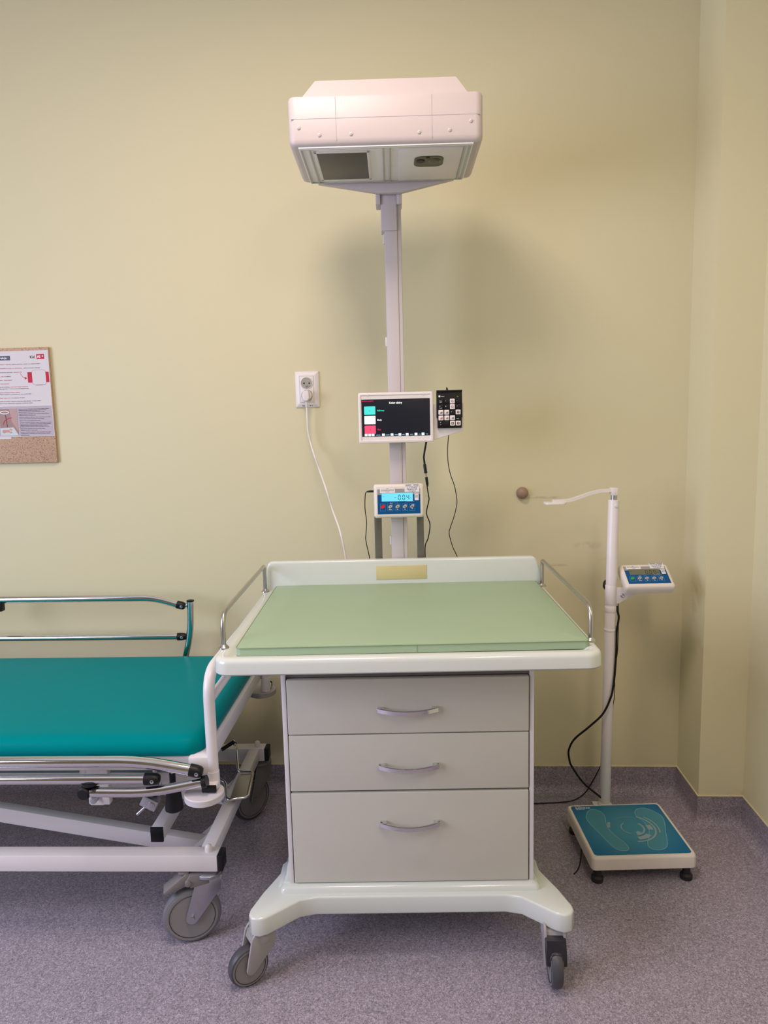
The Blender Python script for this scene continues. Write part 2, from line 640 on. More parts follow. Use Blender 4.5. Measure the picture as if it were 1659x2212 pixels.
def seg_digit(ch, x, y, w, h, t):
    """seven-segment polygons, lower left corner at x, y"""
    on = {'0': 'abcdef', '4': 'bcfg', '-': 'g', '1': 'bc'}[ch]
    g = t * 0.25
    m = y + h / 2
    H = lambda yy: [(x + g, yy), (x + t * .6, yy + t / 2), (x + w - t * .6, yy + t / 2), (x + w - g, yy), (x + w - t * .6, yy - t / 2), (x + t * .6, yy - t / 2)]
    V = lambda xx, y0, y1: [(xx, y0 + g), (xx + t / 2, y0 + t * .7), (xx + t / 2, y1 - t * .7), (xx, y1 - g), (xx - t / 2, y1 - t * .7), (xx - t / 2, y0 + t * .7)]
    S = {'a': H(y + h), 'd': H(y), 'g': H(m), 'b': V(x + w, m, y + h), 'c': V(x + w, y, m), 'f': V(x, m, y + h), 'e': V(x, y, m)}
    return [S[k] for k in on]


# ------------------------------------------------------------------ the room
XL, YF, ZC = -3.0, -6.5, 2.9
XP, DP, XR = 0.877, 0.20, 1.021               # pier corner, pier depth, right wall
struct('floor', MB().box(XL - .1, XR + .12, YF - .1, 0.12, -0.06, 0.0, 0), M['floor'])
struct('ceiling', MB().box(XL - .1, XR + .12, YF - .1, 0.12, ZC, ZC + .06, 0), M['ceiling'])
struct('wall_back', MB().box(XL - .1, XP, 0.0, 0.12, -0.02, ZC + .02, 0), M['wall'])
struct('wall_right', MB().prism([(XP, .12), (XP, -DP), (XR, -DP), (XR, YF), (XR + .12, YF), (XR + .12, .12)], -0.02, ZC + .02), M['wall2'])
struct('wall_front', MB().box(XL - .1, XR + .12, YF - .1, YF, -0.02, ZC + .02, 0), M['wall'])
wl = MB()
wl.box(XL - .12, XL, YF, 0, -0.02, 0.85, 0)
wl.box(XL - .12, XL, YF, 0, 2.45, ZC + .02, 0)
wl.box(XL - .12, XL, -1.4, 0, 0.85, 2.45, 0)
wl.box(XL - .12, XL, YF, -3.4, 0.85, 2.45, 0)
struct('wall_left', wl, M['wall'])
wf = MB()
for y0, y1, z0, z1 in ((-3.4, -1.4, .85, .91), (-3.4, -1.4, 2.39, 2.45), (-3.4, -3.34, .85, 2.45), (-1.46, -1.4, .85, 2.45), (-2.43, -2.37, .85, 2.45)):
    wf.box(XL - .1, XL - .04, y0, y1, z0, z1, .004)
struct('window_1', wf, M['white_metal'])


def sweep(path, prof, i0, i1):
    """profile (distance from wall, height) along the corners i0..i1 of path"""
    P = [Vector((x, y, 0)) for x, y in path]
    rings = []
    for i in range(i0, i1 + 1):
        ns = []
        if i > 0:
            d = (P[i] - P[i - 1]).normalized()
            ns.append(Vector((d.y, -d.x, 0)))
        if i < len(P) - 1:
            d = (P[i + 1] - P[i]).normalized()
            ns.append(Vector((d.y, -d.x, 0)))
        if len(ns) == 2:
            mm = (ns[0] + ns[1]).normalized()
            mm = mm / mm.dot(ns[0])
        else:
            mm = ns[0]
        rings.append([tuple(P[i] + mm * d + Vector((0, 0, z))) for d, z in prof])
    return MB().loft(rings)


cove = [(-.004, .0995), (.003, .0995), (.0035, .04)] + [(.0035 + .036 * (1 - math.cos(R(a))), .036 - .036 * math.sin(R(a)) + .001) for a in (15, 30, 45, 60, 75, 90)] + [(.04, -.003), (-.004, -.003)]
base_path = [(XL, 0), (XP, 0), (XP, -DP), (XR, -DP), (XR, YF)]
struct('baseboard_back', sweep(base_path, cove, 0, 1), M['cove'])
struct('baseboard_right', sweep(base_path, cove, 1, 4), M['cove'])
bead = [(-.004, .0985), (.004, .0985), (.0040, .1005), (.002, .1018), (-.004, .1018)]
M['bead'] = mat('yellowed sealant', (0.60, 0.54, 0.34), 0.5, var=0.12, scale=20)
struct('trim_1', sweep(base_path, bead, 0, 4), M['bead'])

# ------------------------------------------------------------------ casters
def caster(parent, x, y, ztop, heading, rw, ww, trail, fork_m, tyre_m, style):
    """swivel caster under (x, y); heading = direction in which the wheel trails (degrees)"""
    d = Matrix.Translation((x, y, 0)) @ Matrix.Rotation(R(heading), 4, 'Z')
    t = ww / 2
    mb = MB()
    if style == 'plastic':
        mb.lathe([(.026, 0), (.029, .006), (.029, .022), (.025, .03), (.02, .032)], (0, 0, ztop - .032), (0, 0, 1), mtx=d)
        for s in (-1, 1):
            poly = convex(circ(0.006, ztop - .022, .033, 16) + circ(trail, rw + .002, .0125, 16) + [(.040, ztop - .034)])
            mb.prism(poly, s * (t + .004), s * (t + .011), 'y', bev=.002, mtx=d)
        mb.prism(convex([(-.025, ztop - .005), (.03, ztop - .005), (.036, ztop - .024), (-.020, ztop - .045), (-.026, ztop - .03)]),
                 -(t + .009), t + .009, 'y', bev=.003, mtx=d)
    else:
        mb.lathe([(.020, 0), (.031, .002), (.037, .007), (.037, .013), (.031, .018), (.016, .020), (.016, .028)], (0, 0, ztop - .028), (0, 0, 1), mtx=d)
        for s in (-1, 1):
            poly = convex([(-.030, ztop - .022), (.034, ztop - .022), (.040, ztop - .050), (-.026, ztop - .060)] + circ(trail, rw, .016, 16))
            mb.prism(poly, s * (t + .004), s * (t + .007), 'y', bev=.0008, mtx=d)
        mb.box(-.027, .027, -(t + .007), t + .007, ztop - .03, ztop - .022, .002, mtx=d)
        for s in (-1, 1):
            mb.cyl((trail, s * (t + .006), rw), (trail, s * (t + .012), rw), .007, 6, mtx=d)
    c = mb.done('caster', fork_m, parent)
    ax = Vector((0, 1, 0))
    hr = rw * 0.80
    w = MB()
    w.lathe([(hr, -t * .78), (rw * .86, -t * .92), (rw * .95, -t * .75), (rw * .99, -t * .35), (rw, 0), (rw * .99, t * .35), (rw * .95, t * .75), (rw * .86, t * .92), (hr, t * .78)],
            (trail, 0, rw), ax, 44, mtx=d)
    w.done('tyre', tyre_m, c)
    h = MB()
    h.lathe([(.006, -t * .86), (hr - .004, -t * .90), (hr + rw * .07, -t * .93), (hr + rw * .07, t * .93), (hr - .004, t * .90), (.006, t * .86)], (trail, 0, rw), ax, 44, mtx=d)
    h.done('hub', M['hub'], c)
    g = MB()
    for s in (-1, 1):
        ring = [(trail + hr * .97 * math.cos(2 * PI * k / 40), s * t * .935, rw + hr * .97 * math.sin(2 * PI * k / 40)) for k in range(41)]
        g.tube(ring, .0009, 6, False, mtx=d)
    g.done('groove', M['hub_line'], c)
    return c, d


# ------------------------------------------------------------------ the trolley with drawers, mast and camera head
T = thing('changing_trolley', (-.065, -.65, 0), R(2.7),
          'white drawer trolley on casters carrying a green-padded changing table, mast and overhead camera head', 'medical trolley')
# base with four legs
half = [(.235, -.190), (.275, -.200), (.345, -.258), (.364, -.266), (.382, -.261), (.391, -.247), (.391, -.230), (.372, -.170), (.352, -.122), (.337, -.085), (.322, -.045), (.290, -.01), (.285, .30), (.35, .36), (.35, .40), (.32, .41), (.27, .36), (.22, .35)]
poly = half + [(-x, y) for x, y in half[::-1]]
b = MB().prism(poly, .135, .184, 'z', bev=.0055, seg=3)
b.loft([rring(-.328, .328, -.177, .0, .012, .180), rring(-.326, .326, -.175, .0, .012, .191), rring(-.321, .321, -.171, .0, .012, .197), rring(-.309, .309, -.165, .0, .008, .200)])
for s in (-1, 1):
    fl = [(s * .300, .182), (s * .338, .182), (s * .327, .190), (s * .319, .202), (s * .3135, .220), (s * .3105, .238), (s * .300, .238)]
    b.prism(fl, -.150, -.05, 'y', bev=.003)
b.done('base', M['gloss_white'], T, Matrix.Translation((-.004, 0, 0)))
# casters
caster(T, -.369, -.226, .137, 180 + 33, .050, .030, .040, M['fork'], M['tyre'], 'plastic')
c2, d2 = caster(T, .342, -.222, .137, -93, .050, .030, .036, M['fork'], M['tyre'], 'plastic')
bp = MB()
bp.prism(convex([(.030, .124), (.046, .118), (.061, .082), (.064, .066), (.058, .064), (.04, .10), (.028, .112)]), -.0250, .0250, 'y', bev=.003, seg=3, mtx=d2)
bp.lathe([(.017, 0), (.017, .004), (.014, .006)], (.060, 0, .079), (1, 0, .35), 24, mtx=d2)
bp.done('brake_pedal', M['pedal_dark'], c2, label='charcoal foot brake pedal')
caster(T, -.30, .36, .137, 20, .050, .030, .040, M['fork'], M['tyre'], 'plastic')
caster(T, .30, .36, .137, 160, .050, .030, .040, M['fork'], M['tyre'], 'plastic')
# cabinet
cb = MB()
cb.box(-.306, .306, -.140, .29, .199, .80, .002)
for s in (-1, 1):
    cb.box(s * .297 if s > 0 else -.308, .308 if s > 0 else -.297, -.158, -.13, .199, .80, .0015)
cb.done('cabinet', M['carcass'], T)
gp = MB().box(-.2965, .2965, -.1425, -.13, .202, .742, 0)  # dark backing and top strip stand in for shade in the drawer gaps
gp.box(-.2965, .2965, -.150, -.13, .739, .744, 0)
gp.done('drawer_gap_shade', M['gap_shade'], T)
for z0, z1, zh, yo, lab in ((.597, .7365, .661, -.002, 'top drawer front'), (.4485, .5935, .515, 0.0, 'middle drawer front'), (.2025, .4425, .364, 0.0, 'bottom drawer front, the tallest')):
    dr = MB().box(-.2945, .2945, -.161 + yo, -.1435, z0, z1, .0022, 3).done('drawer', M['drawer'], T)
    dr['label'] = lab
    pts = []
    for k in range(17):
        u = -1 + k / 8
        pts.append((u * .074, -.163 - .024 * (1 - u * u) - .006, zh - .001))
    rings = []
    for (x, y, z) in pts:
        rings.append([(x, y - .0035, z - .0055), (x, y - .0035, z + .004), (x, y - .001, z + .0055), (x, y + .0025, z + .0055), (x, y + .0025, z - .0055)])
    hd = MB().loft(rings)
    for s in (-1, 1):
        hd.box(min(s * .074, s * .058), max(s * .074, s * .058), -.172, -.161, zh - .0065, zh + .0045, .001)
    hd.done('handle', M['chrome'], dr, ang=30, label='chrome bow handle')
# tray
tx, ty0, ty1 = .4375, -.3015, .375


def tr(off, z, r=.040):
    return rring(-tx + off, tx - off, ty0 + off, ty1 - off, max(.006, r - off), z, 8)


t = MB()
t.loft([tr(.012, .798), tr(.004, .800), tr(.0, .804), tr(.001, .826), tr(.002, .831), tr(.0045, .8350), tr(.009, .8373), tr(.016, .8378), tr(.026, .8378), tr(.032, .8355), tr(.036, .832), tr(.041, .831), tr(.25, .831)])
t.done('table_top', M['gloss_white'], T)
bb = MB()
prof = [(-.432, .82), (-.428, .88), (-.4215, .915), (-.418, .923), (-.411, .9275), (-.40, .9285), (.395, .9285), (.404, .9275), (.411, .923), (.416, .915), (.427, .88), (.432, .82)]
bb.prism(prof, .345, .374, 'y', bev=.006, seg=3)
bbo = bb.done('backboard', M['gloss_white'], T)
MB().box(-.083, .0735, .3435, .346, .866, .9095, .0005).done('name_plate', M['yellow'], bbo, label='yellowed blank name plate')
for s in (-1, 1):
    x = s * .428
    g = MB()
    g.tube(fillet([(x, -.213, .833), (x, -.213, .9195), (x, .333, .9195), (x, .333, .833)], [.045, .016], 8), .0058, 14)
    for y in (-.213, .333):
        g.lathe([(.0125, 0), (.012, .003), (.0085, .006), (.006, .009)], (x, y, .8375), (0, 0, 1), 20)
    g.done('guard_rail', M['steel'], T, label='left side steel guard rail' if s < 0 else 'right side steel guard rail')
# mast
ms = MB()
ms.box(-.0335, .017, .378, .424, .17, 2.03, .003)
ms.box(-.0325, .0045, .3755, .38, .80, 1.912, .001)
mo = ms.done('mast', M['mast_white'], T)
MB().box(.0048, .0060, .3775, .379, .80, 2.0, 0).done('groove', M['seam'], mo)
sl = MB().box(-.043, .0045, .3715, .426, 1.912, 2.035, .0025)
sl.box(-.057, -.043, .366, .426, 1.985, 2.035, .002)
sl.box(.0045, .020, .366, .426, 1.985, 2.035, .002)
sl.done('sleeve', M['mast_white'], mo)
for z in (1.892, 1.592, .982):
    MB().box(-.038, -.033, .385, .397, z - .014, z + .014, .002).done('cable_clip', M['plastic_white'], mo)
# camera head
hx0, hx1, hy0, hy1, hz0, hz1 = -.266, .221, .060, .345, 2.040, 2.160


def hr_(off, z, r=.02):
    return rring(hx0 + off, hx1 - off, hy0 + off, hy1 - off, max(.004, r - off * .6), z, 6)


h = MB()
h.loft([hr_(.014, hz0), hr_(.006, hz0 + .003), hr_(.0015, hz0 + .010), hr_(0, hz0 + .018), hr_(0, hz1 - .008), hr_(.0025, hz1 - .002), hr_(.008, hz1)])
H = h.done('camera_head', M['head_white'], T, label='white overhead housing with a dark panel and a lens underneath')
lid = MB()
lid.loft([[(-.232, .072, 2.158), (.186, .072, 2.158), (.186, .335, 2.158), (-.232, .335, 2.158)],
          [(-.198, .098, 2.2095), (.157, .098, 2.2095), (.157, .31, 2.2095), (-.198, .31, 2.2095)]])
lid.done('lid', M['head_white'], H)
wd = MB()
wd.prism([(-.222, 2.06), (-.222, 2.042), (-.046, 2.011), (.018, 2.011), (.172, 2.044), (.172, 2.06)], .346, .366, 'y', bev=.002)
wd.done('mount_plate', M['mast_white'], H)
sm = MB()
for x in (-.146, .093):
    sm.box(x - .0006, x + .0006, hy0 - .0004, hy0 + .002, hz0 + .012, hz1 - .006, 0)
sm.box(-.258, .214, hy0 - .0004, hy0 + .002, 2.1045, 2.1055, 0)
sm.done('seam', M['seam'], H)
for x, z in ((-.239, 2.084), (-.188, 2.066), (-.109, 2.0665), (.061, 2.066), (.137, 2.069), (.190, 2.089)):
    MB().lathe([(.0045, 0), (.0045, .0012), (.003, .0024), (.0008, .0025), (.0006, .0012)], (x, hy0, z), (0, -1, 0), 16).done('screw', M['head_white'], H)
# underside
un = MB().box(-.243, .197, .068, .331, 2.0385, 2.042, .0008)
un.done('underside', M['head_panel'], H)
pr = MB()
for x in (-.237, -.216, -.030, -.0125, .178, .190):
    pr.box(x - .0022, x + .0022, .072, .327, 2.0355, 2.040, .0005)
for y in (.072, .327):
    pr.box(-.239, .193, y - .0015, y + .0015, 2.0355, 2.040, .0005)
pr.done('profile', M['head_profile'], H)
gl = MB().box(-.200, -.072, .096, .296, 2.0350, 2.039, .0006)
gl.done('dark_panel', M['glass_dark'], H, label='dark glass panel on the underside')
fr = MB()
for a in ((-.207, -.200, .09, .302), (-.072, -.065, .09, .302), (-.207, -.065, .09, .096), (-.207, -.065, .296, .302)):
    fr.box(*a, 2.0345, 2.039, .0006)
fr.done('panel_frame', M['plastic_white'], H)
rp = MB().box(.010, .172, .084, .318, 2.0350, 2.039, .0006)
rp.done('lens_panel', M['plastic_white'], H)
MB().prism(rrect(.051, .128, .134, .210, .021, 8), 2.0335, 2.0355).done('lens_window', M['lens_body'], H, label='dark oval lens window')
MB().cyl((.068, .166, 2.0320), (.068, .166, 2.034), .011, 24).done('lens', M['black'], H)
ln = MB().cyl((.105, .168, 2.0320), (.105, .168, 2.034), .0155, 28).done('lens_ring', M['lens_ring'], H)
MB().cyl((.105, .168, 2.0312), (.105, .168, 2.0325), .0125, 28).done('lens', M['lens_body'], H)
MB().cyl((.086, .142, 2.0320), (.086, .142, 2.034), .005, 16).done('lens', M['black'], H)

# ------------------------------------------------------------------ pad on the trolley
TM = Matrix.Translation((-.065, -.65, 0)) @ Matrix.Rotation(R(2.7), 4, 'Z')


def on_trolley(name, x, y, z, label, cat, rz=0.0, group=None):
    p = TM @ Vector((x, y, z))
    return thing(name, p, R(2.7) + rz, label, cat, group)


P = on_trolley('changing_pad', 0.01, .045, .8315, 'pale green vinyl changing pad on the white trolley table', 'changing mat', R(0.45))
pw, pd = .402, .3035


def pring(off, z, r=.012):
    return rring(-pw + off, pw - off, -pd + off, pd - off, max(.003, r - off * .3), z, 5)


p = MB().loft([pring(.003, 0), pring(0, .002), pring(0, .0185), pring(.0018, .0212), pring(.012, .0232), pring(.03, .0250), pring(.07, .0262), pring(.2, .0265)])
po = p.done('pad', M['mat_green'], P)
sp = MB()
loop = [(x, y, .0200) for x, y in rrect(-pw - .0004, pw + .0004, -pd - .0004, pd + .0004, .012, 5)]
sp.tube(loop + [loop[0]], .0011, 6, False)
sp.tube([(.01, -pd - .0003, .001), (.01, -pd - .0003, .019)], .0007, 6)
sp.done('seam', M['mat_pipe'], P)

# ------------------------------------------------------------------ monitor on the mast
MO = on_trolley('monitor', -.0115, .3305, 1.364, 'white framed screen with coloured menu tiles on the mast', 'monitor', R(0.3))
mw, mh = .1125, .0755


def mring(off, y, r=.006, w=mw, hh=mh, z0=0):
    return [(x, y, z + z0) for x, z in rrect(-w + off, w - off, -hh + off, hh - off, max(.001, r - off * .5), 4)]


mm = MB()
mm.loft([mring(.006, .040), mring(.001, .034), mring(0, .006), mring(.0012, .0012), mring(.004, 0), mring(.0075, 0, .006), mring(.0090, .0022, .007), mring(.0200, .0026, .003), mring(.021, .0040, .003), mring(.05, .0040, .003)])
mm.done('frame', M['plastic_white'], MO)
sw, sh = .1025, .0552
scr = MB().box(-sw, sw, .0016, .0045, -sh, sh, .0004)
so = scr.done('screen', M['scr'], MO, label='dark lit screen')


def SM(y):
    return Matrix.Translation((0, y, 0)) @ FACE


def sxy(u, v):
    return (-sw + 2 * sw * u, sh - 2 * sh * v)


def srect(u0, u1, v0, v1, r=.0015):
    x0, y1 = sxy(u0, v0)
    x1, y0 = sxy(u1, v1)
    return rrect(x0, x1, y0, y1, r, 3)


for (v0, v1, mk, lab) in ((.185, .405, 'scr_cyan', 'cyan menu tile 1'), (.440, .665, 'scr_white', 'white menu tile 2'), (.700, .925, 'scr_pink', 'pink menu tile 3')):
    o = flat('menu_tile', [srect(.038, .202, v0, v1)], M[mk], so, SM(.0018))
    o['label'] = lab
x, y = sxy(.12, .325)
lettering('tile_number', [('1', x, y, .0045, 'CENTER')], M['ink'], so, SM(.0014))
x, y = sxy(.12, .585)
lettering('tile_number', [('2', x, y, .0045, 'CENTER')], M['yellow'], so, SM(.0014))
x, y = sxy(.12, .835)
lettering('tile_number', [('3', x, y, .0045, 'CENTER')], M['ink'], so, SM(.0014))
lt = lambda name, txt, u, v, hgt, mk, al='LEFT', bold=.04, wid=None: lettering(name, [(txt, *sxy(u, v), hgt, al, bold, wid)], M[mk], so, SM(.0015))
lt('lettering', 'Kolor skóry', .50, .125, .0055, 'scr_white', 'CENTER', .05)
lt('lettering', 'Różowy', .225, .320, .0045, 'scr_teal')
lt('lettering', 'Blady', .225, .575, .0045, 'scr_white')
lt('lettering', 'Siny', .225, .830, .0045, 'scr_red')
lt('lettering', 'Badanie_pacjenta', .010, .050, .0022, 'scr_red', 'LEFT', .08, .034)
for u in (.058, .110, .160, .312, .438, .553, .660, .790, .893):
    flat('shortcut_tile', [srect(u - .021, u + .021, .925, .990, .001)], M['scr_white'], so, SM(.0013), label='white shortcut tile')
for u, w, txt in ((.235, .080, 'wstecz'), (.375, .066, 'zapisz'), (.497, .052, 'dalej'), (.607, .040, 'start'), (.726, .056, 'zmień'), (.843, .034, 'stop'), (.950, .036, 'wyj')):
    lettering('lettering', [(txt, *sxy(u, .970), .0022, 'CENTER', .06, w * 2 * sw * .85)], M['scr_blue'], so, SM(.0014))
for x, z in ((-.083, .0695), (.083, .0695), (-.083, -.069), (.083, -.069)):
    MB().lathe([(.003, 0), (.003, .0006), (.001, .0008)], (x, 0.0002, z), (0, -1, 0), 14).done('screw', M['plastic_white'], MO)
sh_ = MB().prism([(.105, .036), (.2035, .040), (.2045, .034), (.2035, -.041), (.1985, -.0445), (.112, -.0705), (.105, -.0705)], .012, .024, 'y', bev=.002)
sh_.done('keypad_shelf', M['plastic_white'], MO, label='white bracket plate beside the screen')

# numeric keypad on the bracket
K = on_trolley('numeric_keypad', .1495, .3305, 1.3845, 'black numeric keypad with white stickers on some keys', 'keypad', R(0.3))
kb = MB()
kb.prism([(-.0385, .0565), (.0378, .0565), (.0385, -.024), (.0365, -.026), (.0362, -.0555), (-.0362, -.0555), (-.0365, -.026), (-.039, -.024)], .0005, .012, 'y', bev=.0015)
kb.prism([(-.0385, .0570), (.0378, .0570), (.0378, .0520), (-.0385, .0520)], -.004, .010, 'y', bev=.001)
kb.done('body', M['black'], K)
cols, rows = (-.0262, -.0088, .0082, .0252), (.0240, .0077, -.0085, -.0252, -.0415)
white = {(0, 2), (1, 2), (2, 0), (2, 1), (2, 3), (3, 0), (3, 1), (3, 2), (4, 2), (4, 3)}
leg = {(0, 0): 'Num', (0, 1): '/', (0, 3): '-', (1, 0): '7', (1, 1): '8', (1, 3): '+', (2, 2): '6'}
KM = lambda y: Matrix.Translation((0, y, 0)) @ FACE
sym = []
for r_ in range(5):
    for c_ in range(4):
        if (r_, c_) in ((4, 1), (4, 0), (3, 3)):
            continue
        w_ = (r_, c_) in white
        kx, kz = cols[c_], rows[r_]
        ko = MB().prism(rrect(kx - .0072, kx + .0072, kz - .0070, kz + .0070, .0015, 3), -.0042, .0015, 'y', bev=.0008).done('key', M['key_white'] if w_ else M['black'], K)
        if w_:
            ko['label'] = 'key with a white sticker'
            if (r_, c_) in ((0, 2), (1, 2)):
                flat('symbol', ribbon(circ(kx, kz, .0028, 10) + [(kx + .0028, kz)], .0009), M['ink_grey'], ko, KM(-.0043))
            elif c_ == 3 or (r_, c_) == (4, 2):
                q = [rrect(kx - .0034, kx + .0034, kz - .0034, kz + .0034, .0008, 2)]
                flat('symbol', q, M['ink'], ko, KM(-.0043))
                flat('symbol', [[(kx - .0016, kz - .0016), (kx + .0016, kz - .0016), (kx + .0016, kz + .0016), (kx - .0016, kz + .0016)]], M['key_white'], ko, KM(-.0047))
            else:
                flat('symbol', ribbon([(kx - .003, kz - .003), (kx + .0034, kz - .003), (kx + .0034, kz + .002)], .0013) + ([[(kx - .001, kz - .0015), (kx + .0016, kz - .0015), (kx + .0016, kz + .001), (kx - .001, kz + .001)]]), M['ink_red'] if (r_, c_) == (3, 0) else M['ink_grey'], ko, KM(-.0043))
        else:
            tx_ = leg[(r_, c_)]
            lettering('lettering', [(tx_, kx - .004, kz, .0030 if len(tx_) == 1 else .0022, 'LEFT', .02)], M['ink_white'], ko, KM(-.0043))
            if tx_ == 'Num':
                lettering('lettering', [('Lock', kx - .004, kz - .004, .0022, 'LEFT', .02)], M['ink_white'], ko, KM(-.0043))
            if tx_ == '7':
                lettering('lettering', [('Home', kx - .004, kz - .0045, .0020, 'LEFT', .02)], M['ink_white'], ko, KM(-.0043))
k0 = MB().prism(rrect(-.0334, -.0018, -.0485, -.0345, .0015, 3), -.0042, .0015, 'y', bev=.0008).done('key', M['black'], K)
lettering('lettering', [('0', -.029, -.040, .003, 'LEFT', .02), ('Ins', -.029, -.0455, .002, 'LEFT', .02)], M['ink_white'], k0, KM(-.0043))
k1 = MB().prism(rrect(.0180, .0324, -.0322, -.0182, .0015, 3), -.0042, .0015, 'y', bev=.0008).done('key', M['black'], K)
lettering('lettering', [('Enter', .0205, -.0290, .0022, 'LEFT', .02)], M['ink_white'], k1, KM(-.0043))
lettering('logo', [('natec', -.0255, .0375, .0034, 'LEFT', .01)], M['ink_white'], K, KM(.0004))
flat('logo_badge', [rrect(-.0325, -.0272, .0364, .0417, .001, 2)], M['ink_white'], K, KM(.0005))
flat('indicator_light', [rrect(.022, .0246, .037, .0388, .0006, 2), rrect(.0256, .0268, .0358, .0375, .0004, 2)], glow('amber light', (.55, .5, .03), .8), K, KM(.0005))


# ------------------------------------------------------------------ weighing indicators
def indicator(root, mtx, digits, lit, btn_m, depth):
    """keypad box .154 x .104, front towards -y at y = 0 before mtx"""
    w_, h_ = .077, .052

    def ir(off, y, r=.008):
        return [(x, y, z) for x, z in rrect(-w_ + off, w_ - off, -h_ + off, h_ - off, max(.002, r), 5)]
    hb = MB().loft([ir(.008, depth), ir(.002, depth * .9), ir(.0, depth * .45), ir(.0008, .006), ir(.003, .002), ir(.007, 0), ir(.011, -.0006), ir(.03, -.0006)])
    hb.done('housing', M['cream'], root, mtx)

    def FX(x, y):      # crop units (1265 x 855 over the housing) -> metres
        return ((x - 185) / 1265 * .154 - .077, .052 - (y - 160) / 855 * .104)

    def rc(x0, x1, y0, y1, r=.001):
        a, d = FX(x0, y0)
        c, b_ = FX(x1, y1)
        return rrect(a, c, b_, d, r, 3)
    fm = lambda y: mtx @ Matrix.Translation((0, y, 0)) @ FACE
    po_ = flat('front_foil', [rc(280, 1350, 285, 910, .0006)], M['blue'], root, fm(-.0006), 0, .0006)
    flat('grey_band', [rc(280, 1350, 285, 425, .0006)], M['grey_foil'], po_, fm(-.0012))
    flat('display', [rc(385, 1165, 385, 592, .0006)], M['lcd_on'] if lit else M['lcd_off'], po_, fm(-.0014), label='lit pale blue display' if lit else 'unlit grey display')
    sm_ = M['lcd_seg'] if lit else M['lcd_ink']
    polys = []
    xs = {'-': 705, 'a': 812, 'b': 912, 'c': 1012}
    dw, dh, dt = 50 / 1265 * .154, 120 / 855 * .104, .0019
    seq = digits
    if seq[0] == '-':
        x, y = FX(705, 560)
        polys += [[(x, y + dh * .5 + .0006), (x, y + dh * .5 - .0006), (x + .005, y + dh * .5 - .0006), (x + .005, y + dh * .5 + .0006)]]
        seq = seq[1:]
    for ch, px_ in zip(seq.replace('.', ''), (805, 910, 1015)):
        x, y = FX(px_, 560)
        polys += seg_digit(ch, x, y, dw, dh, dt)
    x, y = FX(877, 560)
    polys.append([(x - .0008, y - .0008), (x + .0008, y - .0008), (x + .0008, y + .0008), (x - .0008, y + .0008)])
    flat('digits', polys, sm_, po_, fm(-.0018))
    lettering('lettering', [('kg', *FX(1095, 520), .0030, 'LEFT'), ('→0←', *FX(400, 475), .0022, 'LEFT', 0.0, .007)], sm_, po_, fm(-.0018))
    bx = (412, 597, 780, 962, 1145)
    out = []
    for i, x_ in enumerate(bx):
        rr = rc(x_ - 65, x_ + 65, 655, 830, .001)
        out += ribbon(rr + [rr[0]], .0004)
        cx, cy = FX(x_, 722)
        bo = flat('button', [ell(cx, cy, .0070, .0048, 38, 24)], btn_m if i == 0 else M['btn'], po_, fm(-.0016))
        if i == 0:
            bo['label'] = 'red power button' if lit else 'green power button'
    flat('button_outline', out + ribbon([FX(600, 645), FX(600, 615), FX(780, 615), FX(780, 655)], .0004), M['ink_line'], po_, fm(-.0013))
    syms = []
    for x_, s_ in ((597, 'F'), (780, '∆'), (962, '→'), (1145, '→T←')):
        syms.append((s_, *FX(x_, 740), .0030, 'CENTER', .06, .0058 if len(s_) > 1 else None))
    lettering('button_symbol', syms, M['ink'], po_, fm(-.0021))
    lettering('lettering', [('Menu', *FX(597, 808), .0026, 'CENTER', .04), ('M²', *FX(780, 806), .0028, 'CENTER', .04), ('∆', *FX(962, 806), .0028, 'CENTER', .04), ('N', *FX(1145, 796), .0028, 'CENTER', .04),
                            ('Enter', *FX(590, 650), .0026, 'LEFT', .0), ('www.radwag.com', *FX(985, 614), .0017, 'LEFT', 0, .025)], M['ink_white'], po_, fm(-.0014))
    s1 = flat('sticker', [rc(345, 722, 258, 380, .0004)], M['sticker'], root, fm(-.0016), label='small white sticker over the display')
    lettering('lettering', [('AGAW', *FX(535, 278), .0015, 'CENTER', .02), ('53-609 Wrocław ul. Fabryczna 16', *FX(535, 306), .0014, 'CENTER', .02, .040), ('tel. 71 352 02 05 606 317 999', *FX(535, 333), .0014, 'CENTER', .02, .038), ('www.agaw.pl', *FX(535, 358), .0015, 'CENTER', .02)], M['ink_grey'], s1, fm(-.0021))
    s2 = flat('sticker', [rc(962, 1330, 182, 365, .0004)], M['sticker'], root, fm(-.0018), label='large white sticker with blue lettering')
    lettering('lettering', [('AGAW', *FX(988, 210), .0040, 'LEFT', .03, .0175), ('WAGI', *FX(1180, 210), .0040, 'LEFT', .03, .0155),
                            ('serwis  sprzedaż  legalizacja', *FX(1145, 235), .0016, 'CENTER', .02, .039), ('tel. 71 352 02 05', *FX(1145, 275), .0026, 'CENTER', .02, .031),
                            ('+48 606 317 999', *FX(1145, 312), .0026, 'CENTER', .02, .031), ('www.agaw.pl', *FX(1145, 350), .0024, 'CENTER', .02, .022)], M['ink_blue'], s2, fm(-.0023))
    s3 = flat('sticker', [rc(1208, 1312, 375, 578, .0008)], M['sticker'], root, fm(-.0018), label='narrow white type sticker beside the display')
    lettering('lettering', [(a, *FX(1260, q), .0016, 'CENTER', .02, .0095) for a, q in (('Max 20', 400), ('Min 0.2', 425), ('e=0.01', 465), ('d=0.01', 490), ('T=-10', 515))], M['ink_grey'], s3, fm(-.0023))
    return po_


